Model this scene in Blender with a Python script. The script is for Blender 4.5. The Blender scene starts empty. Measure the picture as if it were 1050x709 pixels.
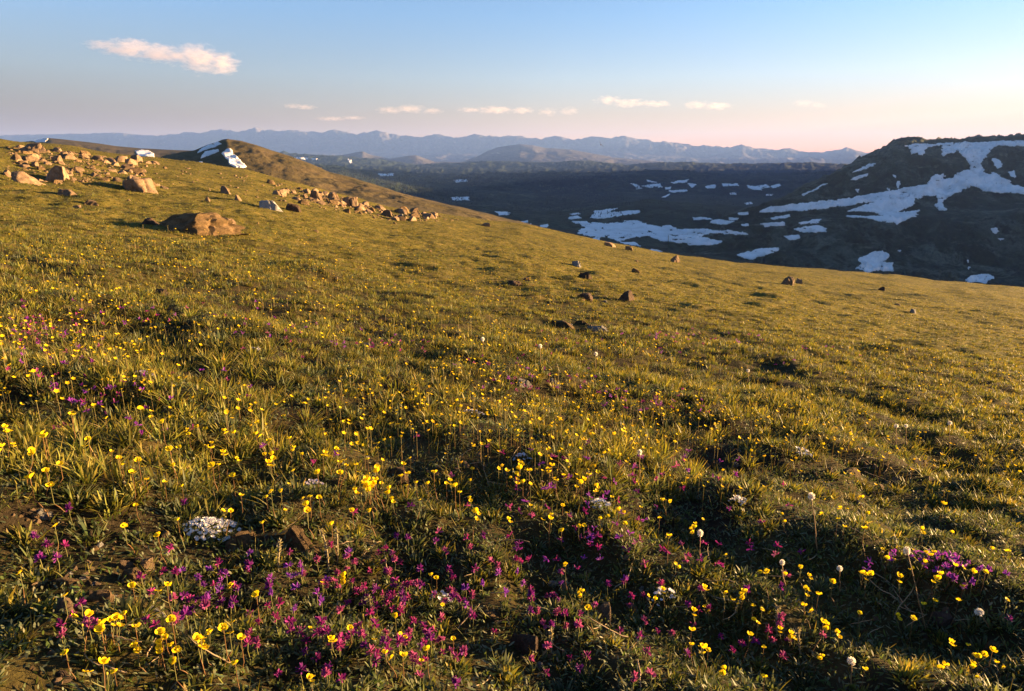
import bpy, bmesh, math, random
import numpy as np
from mathutils import Vector, Matrix, Euler

# ------------------------------------------------------------------ camera, sky, sun, exposure
SC = bpy.context.scene
COL = SC.collection
FPX = 683.0                       # focal length in photograph pixels (photograph 1050 x 709)
CX, CY = 525.0, 354.5
PITCH = math.atan((CY - 165.0) / FPX)
CAM_H = 0.80
SUN_AZ, SUN_EL = math.radians(77), math.radians(4.4)
SUN_DIR = Vector((math.sin(SUN_AZ) * math.cos(SUN_EL), math.cos(SUN_AZ) * math.cos(SUN_EL), math.sin(SUN_EL)))

cam = bpy.data.cameras.new('camera')
cam.sensor_width = 36.0
cam.lens = 36.0 * FPX / 1050.0
cam.clip_start, cam.clip_end = 0.05, 200000.0
camo = bpy.data.objects.new('camera', cam)
COL.objects.link(camo)
camo.location = (0, 0, CAM_H)
camo.rotation_euler = (math.pi / 2 - PITCH, 0, 0)
SC.camera = camo

world = bpy.data.worlds.new('World')
SC.world = world
world.use_nodes = True
wn, wl = world.node_tree.nodes, world.node_tree.links
wn.clear()
w_out = wn.new('ShaderNodeOutputWorld')
w_bg = wn.new('ShaderNodeBackground')
w_sky = wn.new('ShaderNodeTexSky')
w_sky.sky_type = 'NISHITA'
w_sky.sun_disc = False
w_sky.sun_elevation = SUN_EL
w_sky.sun_rotation = SUN_AZ
w_sky.altitude = 3000
w_sky.air_density = 1.0
w_sky.dust_density = 0.8
w_sky.ozone_density = 2.0
w_bg.inputs['Strength'].default_value = 0.05
# evening glow: the sky warms and pinks towards the horizon, dimmer away from the sun
w_tc = wn.new('ShaderNodeTexCoord'); w_sep = wn.new('ShaderNodeSeparateXYZ'); wl.new(w_tc.outputs['Generated'], w_sep.inputs[0])
w_ramp = wn.new('ShaderNodeValToRGB'); wl.new(w_sep.outputs['Z'], w_ramp.inputs['Fac'])
_e = w_ramp.color_ramp.elements
SKY_TINT = [(0.0, (0.55, 0.205, 0.155)), (0.06, (0.555, 0.270, 0.174)), (0.11, (0.585, 0.385, 0.315)), (0.19, (0.465, 0.415, 0.415)), (0.5, (0.31, 0.335, 0.37))]
_e[0].position, _e[0].color = SKY_TINT[0][0], (*SKY_TINT[0][1], 1)
_e[1].position, _e[1].color = SKY_TINT[-1][0], (*SKY_TINT[-1][1], 1)
for _p, _c in SKY_TINT[1:-1]:
    _x = _e.new(_p); _x.color = (*_c, 1)
w_dot = wn.new('ShaderNodeVectorMath'); w_dot.operation = 'DOT_PRODUCT'; w_dot.inputs[1].default_value = (math.sin(SUN_AZ), math.cos(SUN_AZ), 0)
wl.new(w_tc.outputs['Generated'], w_dot.inputs[0])
w_az = wn.new('ShaderNodeMapRange'); w_az.inputs[1].default_value = -0.5; w_az.inputs[2].default_value = 0.3; w_az.inputs[3].default_value = 0.62; w_az.inputs[4].default_value = 1.95
wl.new(w_dot.outputs['Value'], w_az.inputs[0])
w_hi = wn.new('ShaderNodeMapRange'); w_hi.inputs[1].default_value = 0.05; w_hi.inputs[2].default_value = 0.2; w_hi.inputs[3].default_value = 0; w_hi.inputs[4].default_value = 1
wl.new(w_sep.outputs['Z'], w_hi.inputs[0])
w_mixf = wn.new('ShaderNodeMix'); w_mixf.data_type = 'FLOAT'; wl.new(w_hi.outputs[0], w_mixf.inputs[0]); wl.new(w_az.outputs[0], w_mixf.inputs[2]); w_mixf.inputs[3].default_value = 2.0
w_m1 = wn.new('ShaderNodeVectorMath'); w_m1.operation = 'MULTIPLY'; wl.new(w_sky.outputs['Color'], w_m1.inputs[0]); wl.new(w_ramp.outputs['Color'], w_m1.inputs[1])
w_m2 = wn.new('ShaderNodeVectorMath'); w_m2.operation = 'SCALE'; wl.new(w_m1.outputs[0], w_m2.inputs[0]); wl.new(w_mixf.outputs[0], w_m2.inputs['Scale'])
wl.new(w_m2.outputs[0], w_bg.inputs['Color'])
wl.new(w_bg.outputs[0], w_out.inputs['Surface'])

sun = bpy.data.lights.new('sun', 'SUN')
sun.energy = 5.0
sun.angle = math.radians(0.5)
sun.color = (1.0, 0.61, 0.25)
suno = bpy.data.objects.new('sun', sun)
COL.objects.link(suno)
suno.rotation_euler = SUN_DIR.to_track_quat('Z', 'Y').to_euler()
suno.location = (40, 10, 30)

SC.view_settings.view_transform = 'Standard'
SC.view_settings.look = 'None'
SC.view_settings.exposure = 3.15
SC.view_settings.gamma = 1.0
SC.cycles.use_denoising = True
SC.cycles.use_adaptive_sampling = False
SC.cycles.sample_clamp_indirect = 4.0
SC.cycles.max_bounces = 6
SC.cycles.volume_bounces = 3
SC.cycles.transparent_max_bounces = 8

rng = np.random.default_rng(7)
random.seed(7)

# ------------------------------------------------------------------ numpy noise
def _hash(ix, iy, seed):
    h = (ix.astype(np.int64) * 374761393 + iy.astype(np.int64) * 668265263 + seed * 982451653) & 0xFFFFFFFF
    h = ((h ^ (h >> 13)) * 1274126177) & 0xFFFFFFFF
    h = ((h ^ (h >> 16)) * 2246822519) & 0xFFFFFFFF
    return ((h ^ (h >> 15)) & 0xFFFFFF) / float(0xFFFFFF)

def noise(x, y, seed=0):
    x = np.asarray(x, float); y = np.asarray(y, float)
    ix, iy = np.floor(x), np.floor(y)
    fx, fy = x - ix, y - iy
    fx = fx * fx * fx * (fx * (fx * 6 - 15) + 10); fy = fy * fy * fy * (fy * (fy * 6 - 15) + 10)
    a = _hash(ix, iy, seed); b = _hash(ix + 1, iy, seed)
    c = _hash(ix, iy + 1, seed); d = _hash(ix + 1, iy + 1, seed)
    return (a + (b - a) * fx) * (1 - fy) + (c + (d - c) * fx) * fy

def fbm(x, y, seed=0, oct=4, gain=0.5):
    s, amp, tot = 0, 1.0, 0
    ca, sa = math.cos(0.6), math.sin(0.6)
    for k in range(oct):
        s = s + amp * (noise(x, y, seed + k * 17) - 0.5) * 2
        tot += amp; amp *= gain
        x, y = (x * ca - y * sa) * 2.03 + 5.1, (x * sa + y * ca) * 2.03 - 3.7
    return s / tot

def sstep(a, b, x):
    t = np.clip((np.asarray(x, float) - a) / (b - a), 0, 1)
    return t * t * (3 - 2 * t)

# ------------------------------------------------------------------ pixel <-> ray
CP, SP = math.cos(PITCH), math.sin(PITCH)
def ray(x, y):
    """photograph pixel -> (w = X/Y, s = dz/Y)"""
    u = (np.asarray(x, float) - CX) / FPX
    v = (CY - np.asarray(y, float)) / FPX
    den = CP + v * SP
    return u / den, (v * CP - SP) / den

def to_px(X, Y, Z):
    Z = Z - CAM_H
    dep = Y * CP - Z * SP
    dep = np.where(dep < 0.05, 0.05, dep)
    return CX + FPX * X / dep, CY - FPX * (Y * SP + Z * CP) / dep

# ------------------------------------------------------------------ mesh helpers
def link(o, parent=None):
    COL.objects.link(o)
    if parent is not None:
        o.parent = parent
    return o

def np_mesh(name, verts, quads=None, tris=None, cols=None, smooth=True):
    me = bpy.data.meshes.new(name)
    verts = np.ascontiguousarray(verts, dtype=np.float32)
    nq = 0 if quads is None else len(quads)
    nt = 0 if tris is None else len(tris)
    me.vertices.add(len(verts)); me.vertices.foreach_set('co', verts.ravel())
    loops = []
    starts = []
    if nq:
        loops.append(np.asarray(quads, np.int32).ravel()); starts.append(np.arange(nq, dtype=np.int32) * 4)
    if nt:
        loops.append(np.asarray(tris, np.int32).ravel()); starts.append(nq * 4 + np.arange(nt, dtype=np.int32) * 3)
    loops = np.concatenate(loops); starts = np.concatenate(starts)
    me.loops.add(len(loops)); me.loops.foreach_set('vertex_index', loops)
    me.polygons.add(len(starts)); me.polygons.foreach_set('loop_start', starts)
    if smooth:
        me.polygons.foreach_set('use_smooth', np.ones(len(starts), dtype=bool))
    if cols is not None:
        at = me.color_attributes.new('Col', 'FLOAT_COLOR', 'POINT')
        c4 = np.ones((len(verts), 4), np.float32); c4[:, :3] = cols
        at.data.foreach_set('color', c4.ravel())
    me.update(calc_edges=True)
    return me

def obj(name, me, mat=None, parent=None, label=None, cat=None, group=None, kind=None):
    o = bpy.data.objects.new(name, me)
    if mat is not None and me is not None and not me.materials:
        me.materials.append(mat)
    tag(o, label, cat, group, kind)
    return link(o, parent)

def tag(o, label=None, cat=None, group=None, kind=None):
    for k, v in (('label', label), ('category', cat), ('group', group), ('kind', kind)):
        if v: o[k] = v
    return o

class MB:
    """collects verts / faces / colours for one mesh"""
    def __init__(s): s.v, s.q, s.t, s.c = [], [], [], []
    def vert(s, p, c): s.v.append(tuple(p)); s.c.append(c); return len(s.v) - 1
    def tube(s, pts, rad, col, n=5):
        rings = []
        for i, p in enumerate(pts):
            p = Vector(p)
            d = (Vector(pts[min(i + 1, len(pts) - 1)]) - Vector(pts[max(i - 1, 0)])).normalized()
            a = d.orthogonal().normalized(); b = d.cross(a)
            r = rad[i] if hasattr(rad, '__len__') else rad
            rings.append([s.vert(p + (a * math.cos(6.2832 * k / n) + b * math.sin(6.2832 * k / n)) * r, col) for k in range(n)])
        for i in range(len(rings) - 1):
            for k in range(n):
                s.q.append((rings[i][k], rings[i][(k + 1) % n], rings[i + 1][(k + 1) % n], rings[i + 1][k]))
        tip = s.vert(pts[-1], col)
        for k in range(n): s.t.append((rings[-1][k], rings[-1][(k + 1) % n], tip))
    def strip(s, pts, wid, side, col, fold=0.0):
        """a folded leaf: pts spine, wid half widths, side vector"""
        side = Vector(side)
        L = []
        for i, (p, w) in enumerate(zip(pts, wid)):
            p = Vector(p)
            d = (Vector(pts[min(i + 1, len(pts) - 1)]) - Vector(pts[max(i - 1, 0)])).normalized()
            n = side.cross(d).normalized()
            L.append((s.vert(p - side * w + n * w * fold, col), s.vert(p, col), s.vert(p + side * w + n * w * fold, col)))
        for a, b in zip(L, L[1:]):
            s.q.append((a[0], a[1], b[1], b[0])); s.q.append((a[1], a[2], b[2], b[1]))
    def ball(s, c, r, col, n=6, m=4, squash=(1, 1, 1)):
        c = Vector(c); rows = []
        for j in range(1, m):
            th = math.pi * j / m
            rows.append([s.vert(c + Vector((math.sin(th) * math.cos(6.2832 * k / n) * squash[0], math.sin(th) * math.sin(6.2832 * k / n) * squash[1], math.cos(th) * squash[2])) * r, col) for k in range(n)])
        t = s.vert(c + Vector((0, 0, r * squash[2])), col); b = s.vert(c - Vector((0, 0, r * squash[2])), col)
        for k in range(n):
            s.t.append((t, rows[0][k], rows[0][(k + 1) % n])); s.t.append((b, rows[-1][(k + 1) % n], rows[-1][k]))
            for j in range(len(rows) - 1):
                s.q.append((rows[j][k], rows[j + 1][k], rows[j + 1][(k + 1) % n], rows[j][(k + 1) % n]))
    def mesh(s, name):
        return np_mesh(name, np.array(s.v), np.array(s.q) if s.q else None, np.array(s.t) if s.t else None, np.array(s.c))

# ------------------------------------------------------------------ materials
def new_mat(name):
    m = bpy.data.materials.new(name); m.use_nodes = True
    nt = m.node_tree
    return m, nt.nodes, nt.links, nt.nodes['Principled BSDF']

def mat_leaf(name, trans=0.35, rough=0.55, spec=0.25, jitter=0.25, tint=(1, 1, 1)):
    m, n, l, p = new_mat(name)
    out = n['Material Output']
    at = n.new('ShaderNodeAttribute'); at.attribute_name = 'Col'
    tx = n.new('ShaderNodeTexNoise'); tx.inputs['Scale'].default_value = 9.0; tx.inputs['Detail'].default_value = 2
    geo = n.new('ShaderNodeNewGeometry'); l.new(geo.outputs['Position'], tx.inputs['Vector'])
    mr = n.new('ShaderNodeMapRange'); mr.inputs[1].default_value = 0.3; mr.inputs[2].default_value = 0.7
    mr.inputs[3].default_value = 1 - jitter; mr.inputs[4].default_value = 1 + jitter
    l.new(tx.outputs['Fac'], mr.inputs[0])
    mx = n.new('ShaderNodeVectorMath'); mx.operation = 'SCALE'
    l.new(at.outputs['Color'], mx.inputs[0]); l.new(mr.outputs[0], mx.inputs['Scale'])
    l.new(mx.outputs[0], p.inputs['Base Color'])
    p.inputs['Roughness'].default_value = rough
    p.inputs['Specular IOR Level'].default_value = spec
    tr = n.new('ShaderNodeBsdfTranslucent')
    tm = n.new('ShaderNodeVectorMath'); tm.operation = 'MULTIPLY'; tm.inputs[1].default_value = (1.25 * tint[0], 1.15 * tint[1], 0.6 * tint[2])
    l.new(mx.outputs[0], tm.inputs[0]); l.new(tm.outputs[0], tr.inputs['Color'])
    ms = n.new('ShaderNodeMixShader'); ms.inputs[0].default_value = trans
    l.new(p.outputs[0], ms.inputs[1]); l.new(tr.outputs[0], ms.inputs[2]); l.new(ms.outputs[0], out.inputs['Surface'])
    return m

def noise_col(n, l, vec, scale, stops, detail=6, rough=0.6, dist=0.0):
    tx = n.new('ShaderNodeTexNoise')
    tx.inputs['Scale'].default_value = scale; tx.inputs['Detail'].default_value = detail
    tx.inputs['Roughness'].default_value = rough; tx.inputs['Distortion'].default_value = dist
    if vec is not None: l.new(vec, tx.inputs['Vector'])
    cr = n.new('ShaderNodeValToRGB')
    e = cr.color_ramp.elements
    e[0].position, e[0].color = stops[0][0], (*stops[0][1], 1)
    e[1].position, e[1].color = stops[-1][0], (*stops[-1][1], 1)
    for pos, c in stops[1:-1]:
        x = e.new(pos); x.color = (*c, 1)
    l.new(tx.outputs['Fac'], cr.inputs['Fac'])
    return tx, cr

def mixc(n, l, fac, a, b, mode='MIX'):
    mx = n.new('ShaderNodeMix'); mx.data_type = 'RGBA'; mx.blend_type = mode
    if isinstance(fac, (int, float)): mx.inputs[0].default_value = fac
    else: l.new(fac, mx.inputs[0])
    for i, s in ((6, a), (7, b)):
        if isinstance(s, tuple): mx.inputs[i].default_value = (*s, 1)
        else: l.new(s, mx.inputs[i])
    return mx.outputs[2]

def mat_ground():
    m, n, l, p = new_mat('meadow_ground')
    geo = n.new('ShaderNodeNewGeometry'); pos = geo.outputs['Position']
    at = n.new('ShaderNodeAttribute'); at.attribute_name = 'Col'       # red channel: how much turf covers the soil
    sep = n.new('ShaderNodeSeparateColor'); l.new(at.outputs['Color'], sep.inputs[0])
    _, soil = noise_col(n, l, pos, 14, [(0.3, (0.013, 0.010, 0.007)), (0.55, (0.032, 0.024, 0.016)), (0.75, (0.085, 0.065, 0.046))], 8, 0.7)
    _, turf = noise_col(n, l, pos, 1.7, [(0.3, (0.042, 0.043, 0.010)), (0.5, (0.135, 0.116, 0.024)), (0.72, (0.24, 0.175, 0.048))], 9, 0.72)
    _, fine = noise_col(n, l, pos, 45, [(0.35, (0.55, 0.55, 0.55)), (0.65, (1.3, 1.3, 1.3))], 4, 0.7)
    turf2 = mixc(n, l, 1.0, turf.outputs[0], fine.outputs[0], 'MULTIPLY')
    c = mixc(n, l, sep.outputs[0], soil.outputs[0], turf2)
    l.new(c, p.inputs['Base Color'])
    p.inputs['Roughness'].default_value = 0.95; p.inputs['Specular IOR Level'].default_value = 0.1
    t2, _ = noise_col(n, l, pos, 60, [(0, (0, 0, 0)), (1, (1, 1, 1))], 6, 0.7)
    bp = n.new('ShaderNodeBump'); bp.inputs['Strength'].default_value = 0.9; bp.inputs['Distance'].default_value = 0.02
    l.new(t2.outputs['Fac'], bp.inputs['Height']); l.new(bp.outputs[0], p.inputs['Normal'])
    return m

def mat_hill(name, scale, stops, spots=None, bump=None, fine=(0.7, 1.25), scree=None):
    """hillside: large patches, then darker scrub/rock spots, then fine grain"""
    m, n, l, p = new_mat(name)
    geo = n.new('ShaderNodeNewGeometry'); pos = geo.outputs['Position']
    _, a = noise_col(n, l, pos, scale, stops, 8, 0.62, 0.4)
    c = a.outputs[0]
    if spots:
        sc, lo, hi, colr = spots
        _, s = noise_col(n, l, pos, sc, [(lo, (0, 0, 0)), (hi, (1, 1, 1))], 6, 0.65)
        c = mixc(n, l, s.outputs[0], c, colr)
    if scree:
        mp_ = n.new('ShaderNodeVectorMath'); mp_.operation = 'MULTIPLY'; mp_.inputs[1].default_value = (1, 1, 2.6); l.new(pos, mp_.inputs[0])
        _, s2 = noise_col(n, l, mp_.outputs[0], scree[0], [(scree[1], (0, 0, 0)), (scree[2], (1, 1, 1))], 9, 0.72, 0.8)
        c = mixc(n, l, s2.outputs[0], c, scree[3])
    _, f = noise_col(n, l, pos, scale * 22, [(0.3, (fine[0],) * 3), (0.7, (fine[1],) * 3)], 5, 0.7)
    c = mixc(n, l, 1.0, c, f.outputs[0], 'MULTIPLY')
    l.new(c, p.inputs['Base Color'])
    p.inputs['Roughness'].default_value = 0.95; p.inputs['Specular IOR Level'].default_value = 0.1
    if bump:
        t2, _ = noise_col(n, l, pos, bump[0], [(0, (0, 0, 0)), (1, (1, 1, 1))], 8, 0.7)
        bp = n.new('ShaderNodeBump'); bp.inputs['Strength'].default_value = 1.0; bp.inputs['Distance'].default_value = bump[1]
        l.new(t2.outputs['Fac'], bp.inputs['Height']); l.new(bp.outputs[0], p.inputs['Normal'])
    return m

def mat_rock(name, c0, c1, c2, lichen=(0.10, 0.10, 0.06)):
    m, n, l, p = new_mat(name)
    tc = n.new('ShaderNodeTexCoord'); pos = tc.outputs['Object']
    oi = n.new('ShaderNodeObjectInfo')
    ad = n.new('ShaderNodeVectorMath'); ad.operation = 'ADD'
    l.new(pos, ad.inputs[0]); l.new(oi.outputs['Location'], ad.inputs[1]); pos = ad.outputs[0]
    _, a = noise_col(n, l, pos, 3.0, [(0.3, c0), (0.5, c1), (0.7, c2)], 9, 0.7)
    _, s = noise_col(n, l, pos, 11, [(0.56, (0, 0, 0)), (0.66, (1, 1, 1))], 6, 0.7)
    c = mixc(n, l, s.outputs[0], a.outputs[0], lichen)
    vr = n.new('ShaderNodeMapRange'); vr.inputs[3].default_value = 0.62; vr.inputs[4].default_value = 1.2; l.new(oi.outputs['Random'], vr.inputs[0])
    vm = n.new('ShaderNodeVectorMath'); vm.operation = 'SCALE'; l.new(c, vm.inputs[0]); l.new(vr.outputs[0], vm.inputs['Scale']); c = vm.outputs[0]
    _, f = noise_col(n, l, pos, 40, [(0.3, (0.55,) * 3), (0.7, (1.3,) * 3)], 6, 0.75)
    c = mixc(n, l, 1.0, c, f.outputs[0], 'MULTIPLY')
    l.new(c, p.inputs['Base Color'])
    p.inputs['Roughness'].default_value = 0.9; p.inputs['Specular IOR Level'].default_value = 0.2
    t2, _ = noise_col(n, l, pos, 18, [(0, (0, 0, 0)), (1, (1, 1, 1))], 10, 0.75)
    bp = n.new('ShaderNodeBump'); bp.inputs['Strength'].default_value = 0.8; bp.inputs['Distance'].default_value = 0.04
    l.new(t2.outputs['Fac'], bp.inputs['Height']); l.new(bp.outputs[0], p.inputs['Normal'])
    return m

def mat_snow():
    m, n, l, p = new_mat('old_snow')
    geo = n.new('ShaderNodeNewGeometry')
    _, a = noise_col(n, l, geo.outputs['Position'], 0.02, [(0.3, (0.62, 0.61, 0.61)), (0.55, (0.82, 0.82, 0.84))], 8, 0.65)
    l.new(a.outputs[0], p.inputs['Base Color'])
    p.inputs['Roughness'].default_value = 0.7; p.inputs['Specular IOR Level'].default_value = 0.2
    return m

def mat_plain(name, col, rough=0.8, var=0.3, scale=60):
    m, n, l, p = new_mat(name)
    tc = n.new('ShaderNodeTexCoord')
    _, a = noise_col(n, l, tc.outputs['Object'], scale, [(0.3, tuple(c * (1 - var) for c in col)), (0.7, tuple(min(c * (1 + var), 1) for c in col))], 4, 0.6)
    l.new(a.outputs[0], p.inputs['Base Color']); p.inputs['Roughness'].default_value = rough
    return m

M_GROUND = mat_ground()
M_GRASS = mat_leaf('grass_blades', 0.35)
M_LEAF = mat_leaf('broad_leaves', 0.38)
M_STEM = mat_leaf('flower_stems', 0.15, jitter=0.2)
M_PETAL = mat_leaf('petals', 0.40, 0.6, 0.15, 0.08, tint=(0.8, 0.85, 1.4))
M_WHITE = mat_leaf('white_petals', 0.30, 0.6, 0.15, 0.08, tint=(0.8, 0.87, 1.6))
M_ROCK = mat_rock('weathered_granite', (0.117, 0.075, 0.048), (0.226, 0.156, 0.102), (0.314, 0.235, 0.164))
M_DARK_SHADED_ROCK = mat_rock('dark_or_shaded_rock', (0.036, 0.024, 0.020), (0.080, 0.052, 0.040), (0.136, 0.088, 0.068))  # darker rock; backlit stones get their shade put into this colour
M_GREYROCK = mat_rock('pale_grey_rock', (0.136, 0.136, 0.143), (0.248, 0.248, 0.254), (0.341, 0.341, 0.341))
M_EARTH = mat_rock('earthy_rock', (0.062, 0.041, 0.020), (0.140, 0.093, 0.049), (0.264, 0.178, 0.099), (0.053, 0.053, 0.014))
M_SNOW = mat_snow()

# ------------------------------------------------------------------ meadow ground
SIL = np.array([(-200, 118), (13, 150), (73, 155), (110, 161), (165, 168), (202, 172), (253, 180), (293, 189), (348, 202), (398, 215),
                (445, 220), (497, 229), (533, 233), (570, 239), (625, 251), (698, 264), (755, 271), (803, 275), (847, 279), (920, 285),
                (957, 290), (1036, 296), (1250, 322)], float)
SW, SS = ray(SIL[:, 0], SIL[:, 1])
PA, PB = -0.142, -0.112
def crest_dist(w): return 58 + 14 * np.clip(w / 0.75, -1, 1)
def ground0(X, Y):
    X = np.asarray(X, float); Y = np.asarray(Y, float)
    Yc = np.maximum(Y, 0.5)
    w = np.clip(X / Yc, -1.1, 1.1)
    S = np.interp(w, SW, SS); D = crest_dist(w)
    c = CAM_H + S * D - (PA * w + PB) * D
    t = Yc / D
    corr = np.where(t < 1, c * np.power(np.clip(t, 0, 1), 1.6), c * (1 + 1.6 * (t - 1)))
    e = np.maximum(Yc - D, 0)
    k = 0.0016
    drop = np.where(e < 150, k * e * e, k * 150 * 150 + 0.48 * (e - 150))
    return PA * X + PB * Y + corr - drop
def hummock(X, Y):
    r = np.hypot(X, Y)
    near = (0.058 * fbm(X / 0.75, Y / 0.75, 3, 3) + (0.030 + 0.026 * (1 - sstep(2.0, 4.5, r))) * fbm(X / 0.27, Y / 0.27, 4, 2)) * (1 - sstep(25, 60, r))
    sm = 0.014 * fbm(X / 0.16, Y / 0.16, 9, 2) * (1 - sstep(6, 14, r))
    mid = 0.15 * fbm(X / 3.2, Y / 2.4, 5, 3) * sstep(3, 9, r)
    far = 0.28 * fbm(X / 9.0, Y / 6.0, 11, 4) * sstep(12, 35, r)
    return near + sm + mid + far
BASINS = [(570, 640, 1.35, 0.100), (430, 470, 0.42, 0.059), (300, 432, 0.34, 0.050), (900, 500, 0.55, 0.069), (95, 595, 0.30, 0.047), (520, 645, 0.32, 0.047), (930, 610, 0.36, 0.053), (270, 610, 0.28, 0.041), (690, 600, 0.34, 0.047), (400, 570, 0.26, 0.034), (60, 415, 0.45, 0.043), (740, 470, 0.40, 0.056),  # hollows added to the slope so the low sun leaves them shaded
          (590, 560, 0.30, 0.041), (800, 650, 0.26, 0.037), (380, 360, 0.80, 0.043), (560, 398, 0.55, 0.039), (780, 382, 0.90, 0.048), (690, 345, 1.20, 0.051), (160, 345, 0.80, 0.039), (880, 420, 0.70, 0.043), (980, 470, 0.50, 0.062), (600, 340, 0.80, 0.039), (950, 350, 1.20, 0.051), (240, 300, 1.20, 0.051), (480, 300, 1.50, 0.056)]
def _basin_world():
    out = []
    for px, py, r, d in BASINS:
        w, s = ray(px, py); Y = np.geomspace(.5, 80, 1500)
        k = int(np.argmax(CAM_H + s * Y - ground0(w * Y, Y) < 0)); out.append((float(w) * Y[k], Y[k], r, d))
    return out
BASIN_W = _basin_world()
def ground(X, Y):
    X = np.asarray(X, float); Y = np.asarray(Y, float)
    g = ground0(X, Y) + hummock(X, Y)
    for bx, by, r, d in BASIN_W:
        q = ((X - bx) / r) ** 2 + ((Y - by) / (r * .8)) ** 2 + .25 * np.sin(X * 9 / r * .4) * np.cos(Y * 7 / r * .4)
        g = g - np.where(q < 1, d * (1 - np.clip(q, 0, 1)) ** 1.4, 0)
    return g

YS = np.concatenate([np.geomspace(0.45, 130, 420)])
def at(x, y, hh=0.0):
    """where the sight line through a photograph pixel meets the meadow (raised by hh)"""
    x = np.atleast_1d(np.asarray(x, float)); y = np.atleast_1d(np.asarray(y, float))
    w, s = ray(x, y)
    Yg = YS[None, :]
    f = CAM_H + s[:, None] * Yg - ground(w[:, None] * Yg, Yg) - np.reshape(np.broadcast_to(hh, x.shape), (-1, 1))
    below = f < 0
    idx = np.argmax(below, axis=1)
    hit = below.any(axis=1)
    i1 = np.where(hit, np.maximum(idx, 1), len(YS) - 1); i0 = i1 - 1
    r = np.arange(len(x))
    f0, f1 = f[r, i0], f[r, i1]
    t = np.clip(f0 / np.where(np.abs(f0 - f1) < 1e-9, 1, f0 - f1), 0, 1)
    Y = YS[i0] + (YS[i1] - YS[i0]) * t
    X = w * Y
    return X, Y, ground(X, Y), hit

def build_ground():
    az = np.concatenate([np.radians(np.linspace(-180, -62, 60)[:-1]), np.radians(np.linspace(-62, 62, 760)), np.radians(np.linspace(62, 180, 60)[1:])])
    rr = np.concatenate([np.linspace(0.05, 0.6, 8)[:-1], np.geomspace(0.6, 110, 560)[:-1], np.geomspace(110, 760, 60)])
    A, R = np.meshgrid(az, rr)
    X, Y = R * np.sin(A), R * np.cos(A)
    Z = ground(X, Y)
    cover = np.clip(0.15 + 0.85 * sstep(3.5, 14, R) + 0.35 * fbm(X / 0.5, Y / 0.5, 21, 3), 0, 1)
    na, nr = len(az), len(rr)
    V = np.stack([X, Y, Z], -1).reshape(-1, 3)
    i = np.arange(nr - 1)[:, None] * na + np.arange(na - 1)[None, :]
    Q = np.stack([i, i + 1, i + 1 + na, i + na], -1).reshape(-1, 4)[:, ::-1]
    C = np.zeros((len(V), 3)); C[:, 0] = cover.ravel()
    o = obj('ground', np_mesh('ground', V, Q, cols=C), M_GROUND, label='rolling alpine meadow slope falling away to the right', cat='ground', kind='structure')
    return float(Z.min())
GZMIN = build_ground()

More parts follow.
